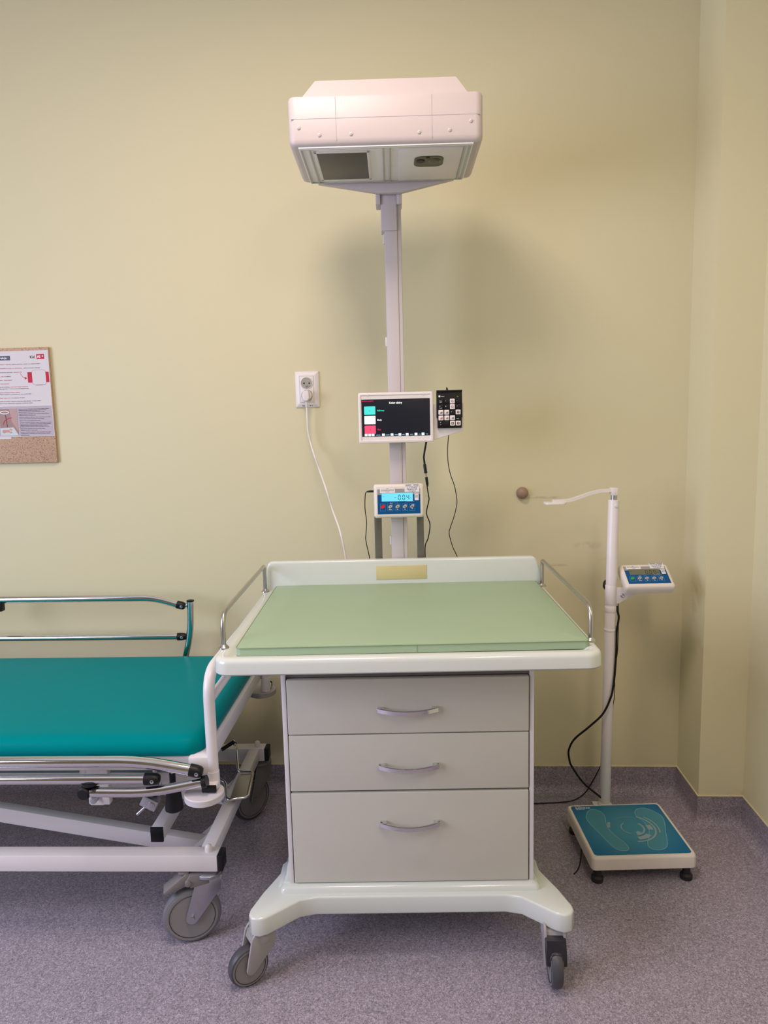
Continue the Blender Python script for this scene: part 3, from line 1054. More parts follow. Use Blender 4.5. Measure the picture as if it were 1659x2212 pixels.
I1 = on_trolley('weighing_indicator', -.0075, .332, 1.112, 'lit weighing indicator reading -0.04, below the monitor on the mast', 'scale display', R(0.5))
indicator(I1, Matrix.Rotation(R(-3), 4, 'X'), '-0.04', True, M['btn_red'], .036)
for s, x0, x1 in ((-1, -.0775, -.0545), (1, .0545, .0765)):
    sb = MB()
    sb.box(x0, x1, .0460, .0485, -.270, .02, .0006)
    sb.done('strap', M['strap'], I1, label='steel strap holding the box')
sb = MB().box(-.0775, .0765, .030, .0485, -.02, .02, .001)
sb.done('back_plate', M['steel'], I1)

# ------------------------------------------------------------------ cables around the mast (trolley coordinates -> world)
def cable(name, pts, r, label, m=None, world=False, extra=None, seg=8):
    w = [Vector(p) if world else TM @ Vector(p) for p in pts]
    o0 = w[-1]
    root = thing(name, o0, 0, label, 'cable')
    mb = MB().tube(smooth([q - o0 for q in w], 8), r, seg)
    mb.done('cord', m or M['cable'], root)
    return root, o0


cr, o0 = cable('monitor_cable', [(.080, .350, 1.292), (.074, .352, 1.265), (.071, .354, 1.246), (.073, .356, 1.220), (.076, .357, 1.19), (.079, .358, 1.16), (.0835, .359, 1.125), (.085, .360, 1.11),
                                 (.077, .362, 1.069), (.087, .364, 1.033), (.081, .368, .99), (.072, .385, .96), (.072, .39, .90)], .0017,
               'black cable with an inline connector hanging below the monitor')


def plug_seg(root, o0, pts, rs, name, m):
    MB().tube([TM @ Vector(p) - o0 for p in pts], rs, 14).done(name, m, root)


plug_seg(cr, o0, [(.080, .350, 1.292), (.074, .352, 1.262), (.071, .354, 1.243), (.0725, .355, 1.225)], .0028, 'thick_cord', M['cable'])
plug_seg(cr, o0, [(.0725, .355, 1.232), (.073, .3555, 1.222), (.0735, .356, 1.218), (.0765, .357, 1.193)], [.0026, .0030, .0048, .0048], 'connector', M['black'])
plug_seg(cr, o0, [(.0765, .357, 1.193), (.0780, .3575, 1.181)], .0030, 'connector_tip', M['steel'])
plug_seg(cr, o0, [(.0780, .3575, 1.181), (.0805, .358, 1.160), (.0810, .358, 1.155), (.0815, .358, 1.152)], [.0042, .0042, .0028, .0028], 'connector', M['black'])
cable('keypad_cable', [(.148, .352, 1.312), (.1455, .356, 1.285), (.144, .36, 1.251), (.1465, .36, 1.215), (.153, .36, 1.184), (.164, .36, 1.151), (.171, .361, 1.108), (.168, .362, 1.08), (.160, .364, 1.05), (.150, .368, 1.02),
                       (.147, .372, 1.00), (.158, .379, .958), (.172, .382, .925), (.176, .384, .89)], .0013, 'thin black cable hanging under the keypad to the trolley')
cr2, o2 = cable('indicator_cable', [(-.086, .352, 1.141), (-.100, .35, 1.141), (-.1085, .35, 1.138), (-.1115, .351, 1.12), (-.1125, .352, 1.089), (-.109, .354, 1.046), (-.112, .36, 1.01), (-.113, .366, .985), (-.104, .381, .93), (-.102, .383, .90)], .0014,
                'thin black cable plugged into the left of the lit indicator')
plug_seg(cr2, o2, [(-.0835, .352, 1.1415), (-.097, .3515, 1.1415), (-.105, .3505, 1.1405)], [.0036, .0034, .0022], 'plug', M['black'])
MB().tube([TM @ Vector(q) for q in [(.145, .336, 1.4405), (.144, .339, 1.446), (.143, .346, 1.449), (.143, .356, 1.444)]], .0017, 8).done('key_cord', M['cable'], None)
kc = bpy.data.objects['key_cord']
kc.parent = K
kc.matrix_parent_inverse = (Matrix.Translation(K.location) @ Matrix.Rotation(K.rotation_euler.z, 4, 'Z')).inverted()
kc.name = 'cord'

# ------------------------------------------------------------------ wall socket, plug, cord, door stop
S = thing('wall_socket', (-.409, 0, 1.468), 0, 'white double wall socket with a white plug in its lower outlet', 'power socket')
s_ = MB()
sr = lambda off, y, r=.003: [(x, y, z) for x, z in rrect(-.041 + off, .041 - off, -.061 + off, .061 - off, max(.001, r), 3)]
s_.loft([sr(0, 0), sr(0, -.004), sr(.0105, -.0125), sr(.0165, -.0125), sr(.0166, -.0118), sr(.03, -.0118)])
s_.done('cover', M['plastic_white'], S)
MB().box(-.0243, .0243, -.0129, -.011, -.0448, .0448, 0).done('seam', M['seam'], S)
ins = MB().box(-.0235, .0235, -.0136, -.011, -.0440, .0440, .0006)
ins.done('insert', M['plastic_white'], S)
for zc in (.0205, -.0205):
    ri = MB().lathe([(.0212, 0), (.0212, .002), (.0198, .003), (.0192, .002), (.0185, .0008)], (0, -.0132, zc), (0, -1, 0), 36)
    rim = ri.done('outlet', M['plastic_white'], S)
    MB().lathe([(.0188, 0), (.0188, .0006)], (0, -.0137, zc), (0, -1, 0), 36).done('outlet_face', mat('recess shade outlet plastic', (.36, .35, .30), .4), rim)  # face coloured darker to stand in for shade inside the outlet recess
    if zc > 0:
        for x, z, r in ((-.009, zc, .0029), (.009, zc, .0027)):
            MB().cyl((x, -.0142, z), (x, -.0148, z), r, 14).done('pin_hole', M['black'], rim)
        MB().cyl((0, -.0142, zc - .0100), (0, -.024, zc - .0100), .0024, 12).done('earth_pin', M['zinc'], rim)
lettering('lettering', [('T L I', -.019, -.0568, .0030, 'LEFT', .03), ('M   S', .0075, -.0568, .0030, 'LEFT', .03)], M['ink'], S, Matrix.Translation((0, -.0085, 0)) @ Matrix.Rotation(R(90), 4, 'X'), thick=.002)
PL = thing('power_cord', (-.409, -.014, 1.4475), 0, 'white power plug and cord hanging from the lower outlet to the trolley', 'power cord')
pg = MB()
pg.lathe([(.0172, 0), (.0172, .006), (.0165, .008)], (0, .0, 0), (0, -1, 0), 30)
pg.prism([(-.0100, .015), (.0100, .015), (.0120, -.012), (.006, -.020), (-.006, -.020), (-.0120, -.012)], -.030, -.006, 'y', bev=.003, seg=3)
pg.done('plug', M['plastic_white'], PL)
rel = MB()
for k in range(8):
    z = -.019 - k * .0026
    rel.lathe([(.0050, 0), (.0058, .0006), (.0058, .0014), (.0050, .002)], (.0006 * k * .3, -.020, z), (0, 0, -1), 16)
rel.tube([(0, -.02, -.015), (.002, -.02, -.040)], .0046, 12)
rel.done('strain_relief', M['plastic_white'], PL)
cw = [(-.408, -.034, 1.415), (-.4075, -.033, 1.370), (-.4075, -.031, 1.328), (-.3985, -.032, 1.28), (-.3835, -.058, 1.241), (-.365, -.063, 1.186), (-.338, -.115, 1.128), (-.317, -.123, 1.057), (-.287, -.188, .997), (-.2715, -.192, .905), (-.27, -.20, .80), (-.25, -.21, .70)]
MB().tube(smooth([Vector(q) - Vector((-.409, -.014, 1.4475)) for q in cw], 8), .0033, 12).done('cord', M['plastic_white'], PL)
ds = MB().lathe([(.0205, 0), (.0205, .006), (.019, .014), (.015, .020), (.008, .0235), (.001, .0245)], (0, 0, 0), (0, -1, 0), 36).done('door_stop', M['brown'])
ds.location = (.325, 0, 1.096)
tag(ds, 'round brown rubber door stop on the wall', 'door stop')

# ------------------------------------------------------------------ board and instruction sheet
BD = MB().box(-.70, 0, -.012, 0, -.201, .201, .0012).done('notice_board', M['board'])
BD.location = (-1.3135, 0, 1.437)
tag(BD, 'speckled brown particle board on the wall behind the sheet', 'board')
PS = thing('instruction_sheet', (-1.3140, -.0122, 1.627), 0, 'white printed instruction sheet with red headings on the board', 'poster')
W2, H2 = .210, .2975
MB().box(-W2, 0, -.0012, 0, -H2, 0, 0).done('paper', M['paper'], PS)
pm = lambda y: Matrix.Translation((0, y, 0)) @ FACE
mmq = lambda u0, u1, v0, v1, r=.0004: rrect(min(u0, u1) / 1000, max(u0, u1) / 1000, -max(v0, v1) / 1000, -min(v0, v1) / 1000, r, 4)
flat('grey_field', [mmq(-207, -2.5, 191, 295)], mat('grey print field', (.44, .39, .44), .6), PS, pm(-.0012), 0, .0003)
flat('heading_box', [mmq(-192, -138, 15.5, 31)], mat('slate print', (.06, .07, .115), .55), PS, pm(-.0012), 0, .0003)
lettering('lettering', [('Instrukcja', -.150, -.0265, .0075, 'RIGHT', .02)], M['ink_white'], PS, pm(-.0016))
flat('logo_box', [mmq(-42.5, -14.5, 12.5, 30, .001)], M['ink_red'], PS, pm(-.0012), 0, .0003)
lettering('logo', [('Kid', -.0665, -.0262, .0092, 'LEFT', .025)], M['ink_grey'], PS, pm(-.0013))
lettering('logo', [('AI', -.0400, -.0258, .0092, 'LEFT', .035), ('+', -.0235, -.0240, .0080, 'LEFT', .04)], M['ink_white'], PS, pm(-.0016))
flat('red_bar', [mmq(-80, -62, 74, 110)], M['ink_red'], PS, pm(-.0012), 0, .0003)
flat('red_bar', [mmq(-18, -3, 74, 110)], M['ink_red'], PS, pm(-.0012), 0, .0003)
flat('white_card', [mmq(-64, -14, 67, 118, .009)], M['paper'], PS, pm(-.0013), 0, .0004)
q = [(x, y) for x, y in rrect(-.064, -.014, -.118, -.067, .009, 5)]
flat('card_outline', ribbon(q + [q[0]], .0006), M['ink_red'], PS, pm(-.0016), 0, .0003)
arc = [(-.106 + .018 * t_, -.077 - .017 * (1 - (1 - t_) ** 2)) for t_ in [k / 8 for k in range(9)]]
flat('arrow', ribbon(arc, .0011) + [[(-.091, -.089), (-.082, -.0945), (-.091, -.099)]], M['ink_red'], PS, pm(-.0012), 0, .0003)
red, dark, sml = [], [], []
for v, parts in ((44.6, (('r', 'Poproś rodzica o zgodę,', -205, -137), ('d', 'wydaj mu „Informację o badaniu” oraz „Zgodę na badanie”', -134, -31))),
                 (58.5, (('r', 'Umieść pieluszkę ISO na stole do naświetlania,', -205, -97), ('d', 'połóż tam noworodka rozebranego', -93, -33))),
                 (72, (('d', 'Z menu badania sposób', -205, -133), ('r', 'zeskanuj kod QR', -130, -100))),
                 (86, (('r', 'Zaloguj się', -205, -167), ('d', 'do aplikacji', -164, -142))),
                 (98.5, (('d', 'Wybierz', -205, -172), ('r', '„Nowe badanie”', -168, -137))),
                 (111, (('r', 'Wpisz rozpoznanie', -205, -149),)),
                 (122.5, (('d', 'Pacjentowi, ID opiekuna', -205, -149), ('r', 'wpisz numer księgi oddziałowej', -146, -82))),
                 (129, (('d', 'oraz datę zgodnie w formacie DD/MM/RRRR', -205, -79),)),
                 (142, (('r', 'Postępuj zgodnie z instrukcją na panelu w aplikacji', -205, -114),)),
                 (148, (('d', 'dzieci miejsca wybierz na klawiaturze, aby zatwierdzić', -205, -72),)),
                 (160.5, (('r', 'Pamiętaj nagrania', -205, -149), ('d', 'nie trwają przez 10 sekund', -146, -98))),
                 (172.5, (('d', 'w przypadku W trakcie nagrania kontroluj ręką dziecka - w tym czasie', -205, -40),)),
                 (179.5, (('d', 'nie zasłaniaj obrazu dłonią, aby zobaczyć na kamerze obraz', -205, -70),))):
    for k, txt, u0, u1 in parts:
        (red if k == 'r' else dark).append((txt, u0 / 1000, -(v + 1.6) / 1000, .0022, 'LEFT', .03, (u1 - u0) / 1000))
pyy = (510, 545, 590, 640, 680, 730, 770, 825, 875, 910, 950, 985, 1040, 1080, 1130, 1165, 1210)
pend = (1300, 1230, 1185, 1300, 930, 1345, 1165, 1075, 1370, 1350, 1260, 1310, 1195, 985, 1350, 1335, 750)
words_ = ['Wyniki pomiarów wyświetlane są na ekranie monitora dziecka', 'aplikacja pozwala na zapis przebiegu badania pacjenta', 'podczas badania dziecko leży spokojnie na stole']
for i, (yy, xe) in enumerate(zip(pyy, pend)):
    v = (840 + yy / 12.29 - 757) / .621
    xr_ = 103 + (840 + yy / 12.29 - 757) * 16 / 185
    u0, u1 = (450 + (yy - 510) * .1) / 12.29 - xr_, xe / 12.29 - xr_
    u0, u1 = u0 / .621, u1 / .621
    sml.append((words_[i % 3] if u1 - u0 > 70 else words_[i % 3][:32], u0 / 1000, -(v + 1.3) / 1000, .0020, 'LEFT', .03, (u1 - u0) / 1000))
lettering('lettering', red, M['ink_red'], PS, pm(-.0013))
lettering('lettering', dark, M['ink_grey'], PS, pm(-.0013))
lettering('lettering', sml, M['ink_grey'], PS, pm(-.0016))
lettering('lettering', [('zeskanuj kod aplikacji', -.039, -.1195, .0014, 'CENTER', .03, .026)], M['ink_grey'], PS, pm(-.0017))
# the small picture at the foot of the sheet: a cot under a ring lamp
pic = flat('picture', [mmq(-196, -130, 199, 293)], mat('picture brown', (.33, .20, .18), .6), PS, pm(-.0015), 0, .0003)
flat('picture_wall', [[(-.158, -.199), (-.130, -.199), (-.130, -.278), (-.152, -.245)]], mat('picture wall', (.44, .29, .27), .6), pic, pm(-.0018), 0, .0003)
rg = ell(-.176, -.2115, .0155, .0048, 0, 24)
flat('picture_lamp', ribbon(rg + [rg[0]], .0022), M['ink_white'], pic, pm(-.0021), 0, .0003)
flat('picture_pole', ribbon([(-.173, -.22), (-.1695, -.262)], .0015), M['ink'], pic, pm(-.0021), 0, .0003)
flat('picture_hose', ribbon([(-.150, -.2305), (-.166, -.233), (-.178, -.241), (-.185, -.255)], .0020), M['ink_red'], pic, pm(-.0022), 0, .0003)
flat('picture_table', [[(-.196, -.2660), (-.147, -.264), (-.1300, -.2925), (-.196, -.2930)]], mat('picture sheet', (.55, .60, .62), .6), pic, pm(-.0021), 0, .0003)
flat('picture_baby', [ell(-.182, -.278, .0072, .0062), ell(-.170, -.277, .009, .0050), ell(-.157, -.272, .0055, .0024, -25), ell(-.158, -.282, .0055, .0026, 5)], mat('picture skin', (.52, .27, .20), .6), pic, pm(-.0024), 0, .0003)
PS2 = MB().box(-.10, 0, -.0010, 0, -.004, .004, 0).done('paper_strip', M['paper'])
PS2.location = (-1.474, -.0121, 1.326)
tag(PS2, 'strip of white paper showing under the instruction sheet', 'paper')

# ------------------------------------------------------------------ the floor scale with its column
SC = thing('column_scale', (.601, -.372, 0), R(4.0), 'white floor scale with a blue footprint platform and a height column by the wall', 'floor scale')
pxh, pyh = .1535, .143


def plr(off, z, r=.014):
    return rring(-pxh + off, pxh - off, -pyh + off, pyh - off, max(.003, r - off * .4), z, 5)


MB().loft([plr(.003, .043), plr(0, .046), plr(0, .076), plr(.001, .081), plr(.004, .0845), plr(.010, .0850), plr(.04, .0850)]).done('platform', M['cream'], SC)
ft = flat('platform_foil', [rrect(-pxh + .011, pxh - .011, -pyh + .011, pyh - .011, .010, 5)], M['platform'], SC, Matrix.Translation((0, 0, .0851)), 0, .0007, label='blue printed foil with two footprints')
fz = lambda z: Matrix.Translation((0, 0, z))


def footprint(sx):
    pts = [(-.060, .095), (-.045, .110), (-.028, .108), (-.014, .090), (-.012, .062), (-.020, .030), (-.021, -.005), (-.010, -.045), (.002, -.075), (.006, -.098), (-.002, -.112), (-.020, -.113), (-.036, -.098), (-.047, -.065), (-.056, -.025), (-.068, .020), (-.073, .060)]
    c = smooth([(x, y, 0) for x, y in pts] + [(pts[0][0], pts[0][1], 0)], 5)
    return [(v.x * 1.0, v.y) for v in c[:-1]]


fl_ = [(x - .038, y) for x, y in footprint(1)]
fr_ = [(.036 - x * 1.28, y) for x, y in footprint(1)]
flat('footprint', [fl_], M['print1'], ft, fz(.0858), 0, .0002)
flat('footprint', [fr_], M['print1'], ft, fz(.0858), 0, .0002)
flat('footprint_outline', ribbon(fl_ + [fl_[0]], .0013), M['print3'], ft, fz(.0860), 0, .0002)
flat('footprint_outline', ribbon(fr_ + [fr_[0]], .0013), M['print3'], ft, fz(.0860), 0, .0002)


def arcband(r0, r1, a0, a1, cx=.012, cy=.0):
    return circ(cx, cy, r1, 14, a0, a1) + circ(cx, cy, r0, 14, a0, a1)[::-1]


flat('dial_print', [arcband(.030, .033, 120, 250), arcband(.034, .040, -85, 40), arcband(.068, .073, -95, 60), arcband(.080, .084, -20, 45), arcband(.048, .064, -12, 14), arcband(.046, .062, -88, -42), arcband(.022, .034, -80, -50), arcband(.064, .072, 150, 175), arcband(.060, .061, 60, 120)], M['print2'], ft, fz(.0862), 0, .0002)
lettering('lettering', [('RADWAG', -.129, .116, .0075, 'LEFT', .03), ('wagi elektroniczne', -.129, .111, .0026, 'LEFT', .02), ('BALANCES', -.129, .126, .0026, 'LEFT', .02)], M['ink_white'], ft, fz(.0860))
for sx in (-1, 1):
    for sy in (-1, 1):
        f = MB()
        f.lathe([(.0165, 0), (.0175, .004), (.0175, .013), (.013, .016), (.011, .018), (.011, .045)], (sx * .131, sy * .122, 0), (0, 0, 1), 24)
        f.done('foot', M['black_soft'], SC)
cx, cy = -.0195, .163
col = MB()
lean = Vector((.0125, 0, 1.02))
c0 = Vector((cx, cy, .07))
ct = lambda h: c0 + lean * ((h - .07) / 1.02)
col.cyl(ct(.07), ct(1.092), .0172, 28, .001)
col.done('column', M['white_metal'], SC)
cbm = MB().box(cx - .036, cx + .026, cy - .024, cy + .024, .055, .0705, .002)
cbm.lathe([(.022, 0), (.022, .006), (.018, .012)], ct(.07), (0, 0, 1), 24)
cbm.done('column_foot', M['white_metal'], SC)
for r_, h_, z_, nm in ((.0183, .063, .755, 'collar'), (.0181, .019, .730, 'tape_band'), (.0185, .008, .668, 'cable_tie')):
    MB().lathe([(r_ - .0005, 0), (r_, .001), (r_, h_ - .001), (r_ - .0005, h_)], ct(z_), (0, 0, 1), 28).done(nm, M['white_metal'] if nm == 'collar' else M['plastic_white'], SC)
MB().cyl(ct(1.085), ct(1.112), .0098, 20).done('measuring_rod', M['zinc'], SC)
MB().lathe([(.0052, 0), (.0052, .0015), (.004, .0025)], ct(1.074) + Vector((.002, -.0172, 0)), (0, -1, 0), 16).done('screw', M['white_metal'], SC)
ha = MB()
ha.box(-.011, .010, -.012, .012, 0, .024, .002, mtx=Matrix.Translation(ct(1.106)))
ap = [ct(1.118) + Vector(v) for v in ((-.008, 0, .004), (-.045, -.002, .003), (-.075, -.004, -.003), (-.125, -.010, -.0185), (-.145, -.012, -.0235), (-.196, -.016, -.0245))]
rings = []
for v in ap:
    rings.append([v + Vector((0, -.009, -.0045)), v + Vector((0, -.009, .0045)), v + Vector((0, .009, .0045)), v + Vector((0, .009, -.0045))])
ha.loft(rings)
ha.prism(rrect(-.222, -.156, -.034, .010, .012, 5), -.0335, -.0275, 'z', bev=.001, mtx=Matrix.Translation(ct(1.118)))
ha.done('height_arm', M['plastic_white'], SC)
kn = MB().lathe([(.014, 0), (.017, .003), (.017, .010), (.013, .014)], ct(.815) + Vector((-.004, .013, 0)), (-.7, .7, 0), 20)
kn.done('clamp_knob', M['black'], SC)
# bracket and indicator
RI = Matrix.Rotation(R(-4), 4, 'Z')
Si = Matrix.Translation(Vector((.601, -.372, 0))) @ Matrix.Rotation(R(4.0), 4, 'Z')
place = Si.inverted() @ Matrix.Translation((.684, -.229, .854)) @ Matrix.Rotation(R(1.64), 4, 'Z') @ Matrix.Rotation(R(-58.7), 4, 'X')
br = MB()
zc_ = ct(.79)
br.prism([(zc_.x + .010, .758), (zc_.x + .010, .812), (zc_.x + .052, .812), (zc_.x + .085, .812), (zc_.x + .085, .793), (zc_.x + .062, .782), (zc_.x + .022, .760)], cy - .0115, cy - .0085, 'y', bev=.0005)
br.box(zc_.x + .04, zc_.x + .13, cy - .05, cy + .02, .806, .8115, .001)
br.done('bracket', M['white_metal'], SC)
MB().lathe([(.0062, 0), (.0062, .002), (.004, .0035), (.0035, .002)], (zc_.x + .032, cy - .0115, .786), (0, -1, 0), 20).done('screw', M['zinc'], SC)
DI = bpy.data.objects.new('weighing_display', None)
bpy.data.objects.remove(DI)
SI = thing('weighing_indicator', (.684, -.229, .854), R(1.64), 'tilted weighing indicator reading 0.00 on the column of the floor scale', 'scale display')
indicator(SI, Matrix.Rotation(R(-58.7), 4, 'X'), '0.00', False, M['btn_green'], .036)
# cables of the scale
ck = thing('scale_cable', (.583, -.214, .07), 0, 'thick black cable clipped to the scale column and looping to its foot', 'cable')
pts = [(.5985, -.208, .748), (.599, -.215, .735), (.6025, -.218, .715), (.5990, -.221, .69), (.5960, -.222, .672), (.5955, -.222, .60), (.5915, -.226, .532), (.586, -.231, .49), (.578, -.234, .453), (.553, -.236, .398), (.510, -.230, .350), (.468, -.215, .302), (.451, -.21, .262), (.4525, -.21, .232), (.461, -.21, .205), (.499, -.21, .148), (.545, -.215, .108), (.572, -.219, .088)]
MB().tube(smooth([Vector(v) - Vector((.583, -.214, .07)) for v in pts], 8), .0034, 10).done('cord', M['cable'], ck)
cable('adapter_cable', [(.606, -.190, .778), (.608, -.188, .751), (.610, -.187, .70), (.610, -.186, .603), (.606, -.186, .56), (.602, -.186, .524), (.6025, -.186, .445), (.598, -.186, .40), (.596, -.184, .333), (.590, -.175, .30)], .0013, 'thin black cable hanging beside the scale column', world=True)
cable('floor_cord', [(.603, -.040, .135), (.592, -.050, .118), (.568, -.062, .080), (.538, -.070, .035), (.50, -.075, .010), (.455, -.080, .0035), (.40, -.085, .003), (.34, -.09, .003), (.25, -.08, .003)], .0022, 'black cord crossing the floor along the wall behind the trolley', world=True)
cable('loose_cord', [(.462, -.372, .03), (.456, -.39, .012), (.444, -.43, .004), (.430, -.46, .002), (.416, -.478, .002)], .0016, 'short loose black cord on the floor left of the scale platform', world=True)

# ------------------------------------------------------------------ the couch
BX, BY = -.57, -.80
B = thing('examination_couch', (BX, BY, 0), R(1.3), 'teal padded examination couch with chrome side rails left of the trolley', 'hospital bed')
v3 = lambda x, y, z: (x - BX, y - BY, z)
Bt = Matrix.Translation((-BX, -BY, 0))
# mattress


def mr(off, z, r=.05):
    return rring(-2.42 + off, -.578 - off, -.805 + off, -.150 - off, max(.012, r - off * .5), z, 8)


MB().loft([mr(.014, .526), mr(.005, .529), mr(.001, .536), mr(0, .548), mr(.002, .559), mr(.007, .567), mr(.015, .5735), mr(.028, .577), mr(.05, .5785), mr(.15, .5795)]).done('mattress', M['teal'], B, Bt)
# top frame
f = MB()
f.box(-2.40, -.60, -.795, -.765, .488, .527, .003)
f.box(-2.40, -.60, -.185, -.155, .488, .527, .003)
f.box(-.600, -.566, -.80, -.15, .488, .532, .003)
f.box(-2.42, -2.38, -.80, -.15, .488, .527, .003)
f.box(-.612, -.560, -.812, -.762, .486, .531, .004)
for x in (-2.0, -1.3):
    f.box(x - .02, x + .02, -.78, -.17, .49, .52, .002)
f.done('top_frame', M['white_metal'], B, Bt)
lf = MB()
lf.box(-2.2, -.70, -.665, -.635, .385, .415, .003)
lf.box(-2.2, -.70, -.305, -.275, .385, .415, .003)
lf.box(-.745, -.705, -.66, -.28, .385, .415, .003)
for x in (-.93, -1.6, -2.15):
    for y in (-.65, -.29):
        lf.box(x - .026, x + .026, y - .02, y + .02, .40, .49, .003)
lf.done('lifting_frame', M['white_metal'], B, Bt)
MB().lathe([(.026, 0), (.028, .003), (.028, .010), (.022, .014), (.010, .014), (.010, .022)], (-.933, -.67, .418), (0, -1, 0), 28).done('pivot_disc', M['steel'], B, Bt)
# loop at the foot end
lp = MB().tube(fillet([(-.553, -.800, .468), (-.553, -.800, .745), (-.553, -.150, .745), (-.553, -.150, .456)], .070, 10), .0142, 18)
lp.tube([(-.553, -.790, .674), (-.553, -.160, .674)], .0115, 14)
lp.done('end_loop', M['white_metal'], B, Bt)
for y, s, dm in ((-.800, -1, 'grey_disc'), (-.150, 1, 'grey_disc2')):
    fo = MB()
    dz = -.008 if s < 0 else -.012
    fo.box(-.572, -.538, min(y, y + s * .030), max(y, y + s * .030) + .0, .458 + dz, .476 + dz, .006, 3)
    fo.cyl((-.553, y, .455 + dz), (-.553, y, .49), .0155, 18)
    foo = fo.done('buffer_mount', M['white_metal'], B, Bt)
    MB().box(-.575, -.537, min(y + s * .030, y + s * .036), max(y + s * .030, y + s * .036), .457 + dz, .4765 + dz, .003).done('end_cap', M['black'], foo, Bt)
    MB().lathe([(.046, 0), (.049, .002), (.049, .016), (.047, .018)], (-.572, y + s * .022, .436 + dz), (0, 0, 1), 44).done('buffer_disc', M[dm], B, Bt, label='round grey wall buffer at the foot end')


def end_fit(mb_, p0, p1, r):
    """black clevis on the end of a rail tube, from p0 towards p1"""
    p0, p1 = Vector(p0), Vector(p1)
    d = (p1 - p0).normalized()
    mb_.tube([p0, p0 + (p1 - p0) * .5, p0 + (p1 - p0) * .8, p0 + (p1 - p0) * .95, p1], [r * 1.05, r * 1.05, r * .95, r * .7, r * .3], 16, flat=None)


def side_rail(name, y, tubes, fits, screws, extra_label):
    rails = MB()
    for pts_, r_ in tubes:
        rails.tube(fillet(pts_, .06, 8), r_, 18)
    ro = rails.done(name, M['chrome'], B, Bt, label=extra_label)
    for p0, p1, r_ in fits:
        q = MB()
        end_fit(q, p0, p1, r_)
        q.done('end_fitting', M['black'], ro, Bt)
    for p_ in screws:
        MB().lathe([(.0050, 0), (.0050, .0012), (.0032, .0016), (.0026, .0004)], p_, (0, -1, 0), 18).done('screw', M['zinc'], ro, Bt)
    return ro


yr = -.842
r1 = side_rail('side_rail', yr, [
    ([(-2.25, yr, .536), (-.72, yr, .5365), (-.592, yr, .5125)], .0142),
    ([(-2.25, yr, .491), (-.710, yr, .4905)], .0125),
    ([(-.852, yr - .005, .459), (-.700, yr - .003, .4565), (-.566, yr + .004, .480)], .0122)],
    [((-.598, yr, .5135), (-.566, yr, .5065), .0150), ((-.712, yr, .4905), (-.674, yr, .4905), .0145)],
    [(-.578, yr - .0145, .5085), (-.690, yr - .0142, .490)], 'lowered chrome side rail on the near side')
q = MB().lathe([(.011, 0), (.0155, .003), (.0165, .010), (.0165, .028), (.013, .032)], (-.862, yr + .012, .4585), (-.05, -1, .02), 22)
q.done('rail_knob', M['black'], r1, Bt)
MB().tube([(-.845, yr - .003, .459), (-.832, yr - .003, .459)], .0138, 16).done('rail_sleeve', M['black'], r1, Bt)
MB().lathe([(.006, 0), (.0185, .001), (.0185, .005), (.006, .006)], (-.850, yr - .002, .4765), (0, 0, 1), 24).done('washer', M['black'], r1, Bt)
MB().tube([(-.570, yr + .0035, .4795), (-.558, yr + .004, .4815)], .0155, 20).done('end_ring', M['black'], r1, Bt)
yq = -.108
Bk = Bt
Bt = Matrix.Translation((-BX + .016, -BY, 0))
r2 = side_rail('side_rail', yq, [
    ([(-2.25, yq, .768), (-.955, yq, .766), (-.868, yq, .739)], .0125),
    ([(-2.25, yq, .630), (-.876, yq, .626)], .0108),
    ([(-.827, yq, .754), (-.832, yq, .640), (-.862, yq, .530), (-.862, yq, .50)], .0118)],
    [((-.874, yq, .741), (-.845, yq, .733), .0132), ((-.879, yq, .626), (-.848, yq, .626), .0128)],
    [(-.856, yq - .0125, .735), (-.861, yq - .0125, .626)], 'raised chrome side rail along the wall')
MB().lathe([(.0115, 0), (.0128, .002), (.0128, .005), (.006, .007)], (-.827, yq, .750), (0, 0, 1), 20).done('post_cap', M['black'], r2, Bt)
MB().tube([(-.848, yq, .734), (-.832, yq, .742)], .005, 10).done('link', M['zinc'], r2, Bt)
MB().tube([(-.850, yq, .626), (-.832, yq, .628)], .005, 10).done('link', M['zinc'], r2, Bt)
MB().box(-1.535, -1.490, yq - .012, yq + .012, .726, .760, .003).done('rail_latch', M['black'], r2, Bt)
Bt = Bk
# base frame
bs = MB()
bs.box(-2.36, -.560, -.791, -.749, .206, .2515, .003)
bs.box(-2.36, -.560, -.191, -.149, .206, .2515, .003)
bs.box(-.613, -.577, -.75, -.19, .2105, .2495, .003)
bs.box(-2.30, -2.262, -.75, -.19, .2105, .2495, .003)
for y in (-.60, -.335):
    for s in (-1, 1):
        bs.prism(hull2((-.66, .162), .018, (-.600, .222), .012), y + s * .020, y + s * .024, 'y')
bs.done('base_frame', M['white_metal'], B, Bt)
for y in (-.77, -.17):
    MB().box(-.5605, -.546, y - .0205, y + .0205, .2065, .251, .003).done('end_cap', M['black'], B, Bt)
    MB().lathe([(.0095, 0), (.0095, .010), (.008, .016), (.004, .0195), (.0005, .0205)], (-.587, y, .251), (0, 0, 1), 20).done('bumper_stud', M['plastic_white'], B, Bt)
for y in (-.60, -.335):
    a0, a1 = Vector((-.655, y, .160)), Vector((-2.05, y, .405))
    d_ = (a1 - a0)
    ang_ = math.atan2(d_.z, d_.x)
    mtx_ = Matrix.Translation(a0) @ Matrix.Rotation(-ang_, 4, 'Y')
    MB().box(-.025, d_.length, -.0165, .0165, -.0225, .0225, .003, mtx=mtx_).done('lift_arm', M['white_metal'], B, Bt)
    MB().cyl((-.657, y - .028, .162), (-.657, y + .028, .162), .011, 18, .001).done('pivot_bolt', M['zinc'], B, Bt)
st = MB().box(-.764, -.731, -.70, -.26, .236, .276, .003)
st.done('cross_tube', M['white_metal'], B, Bt)
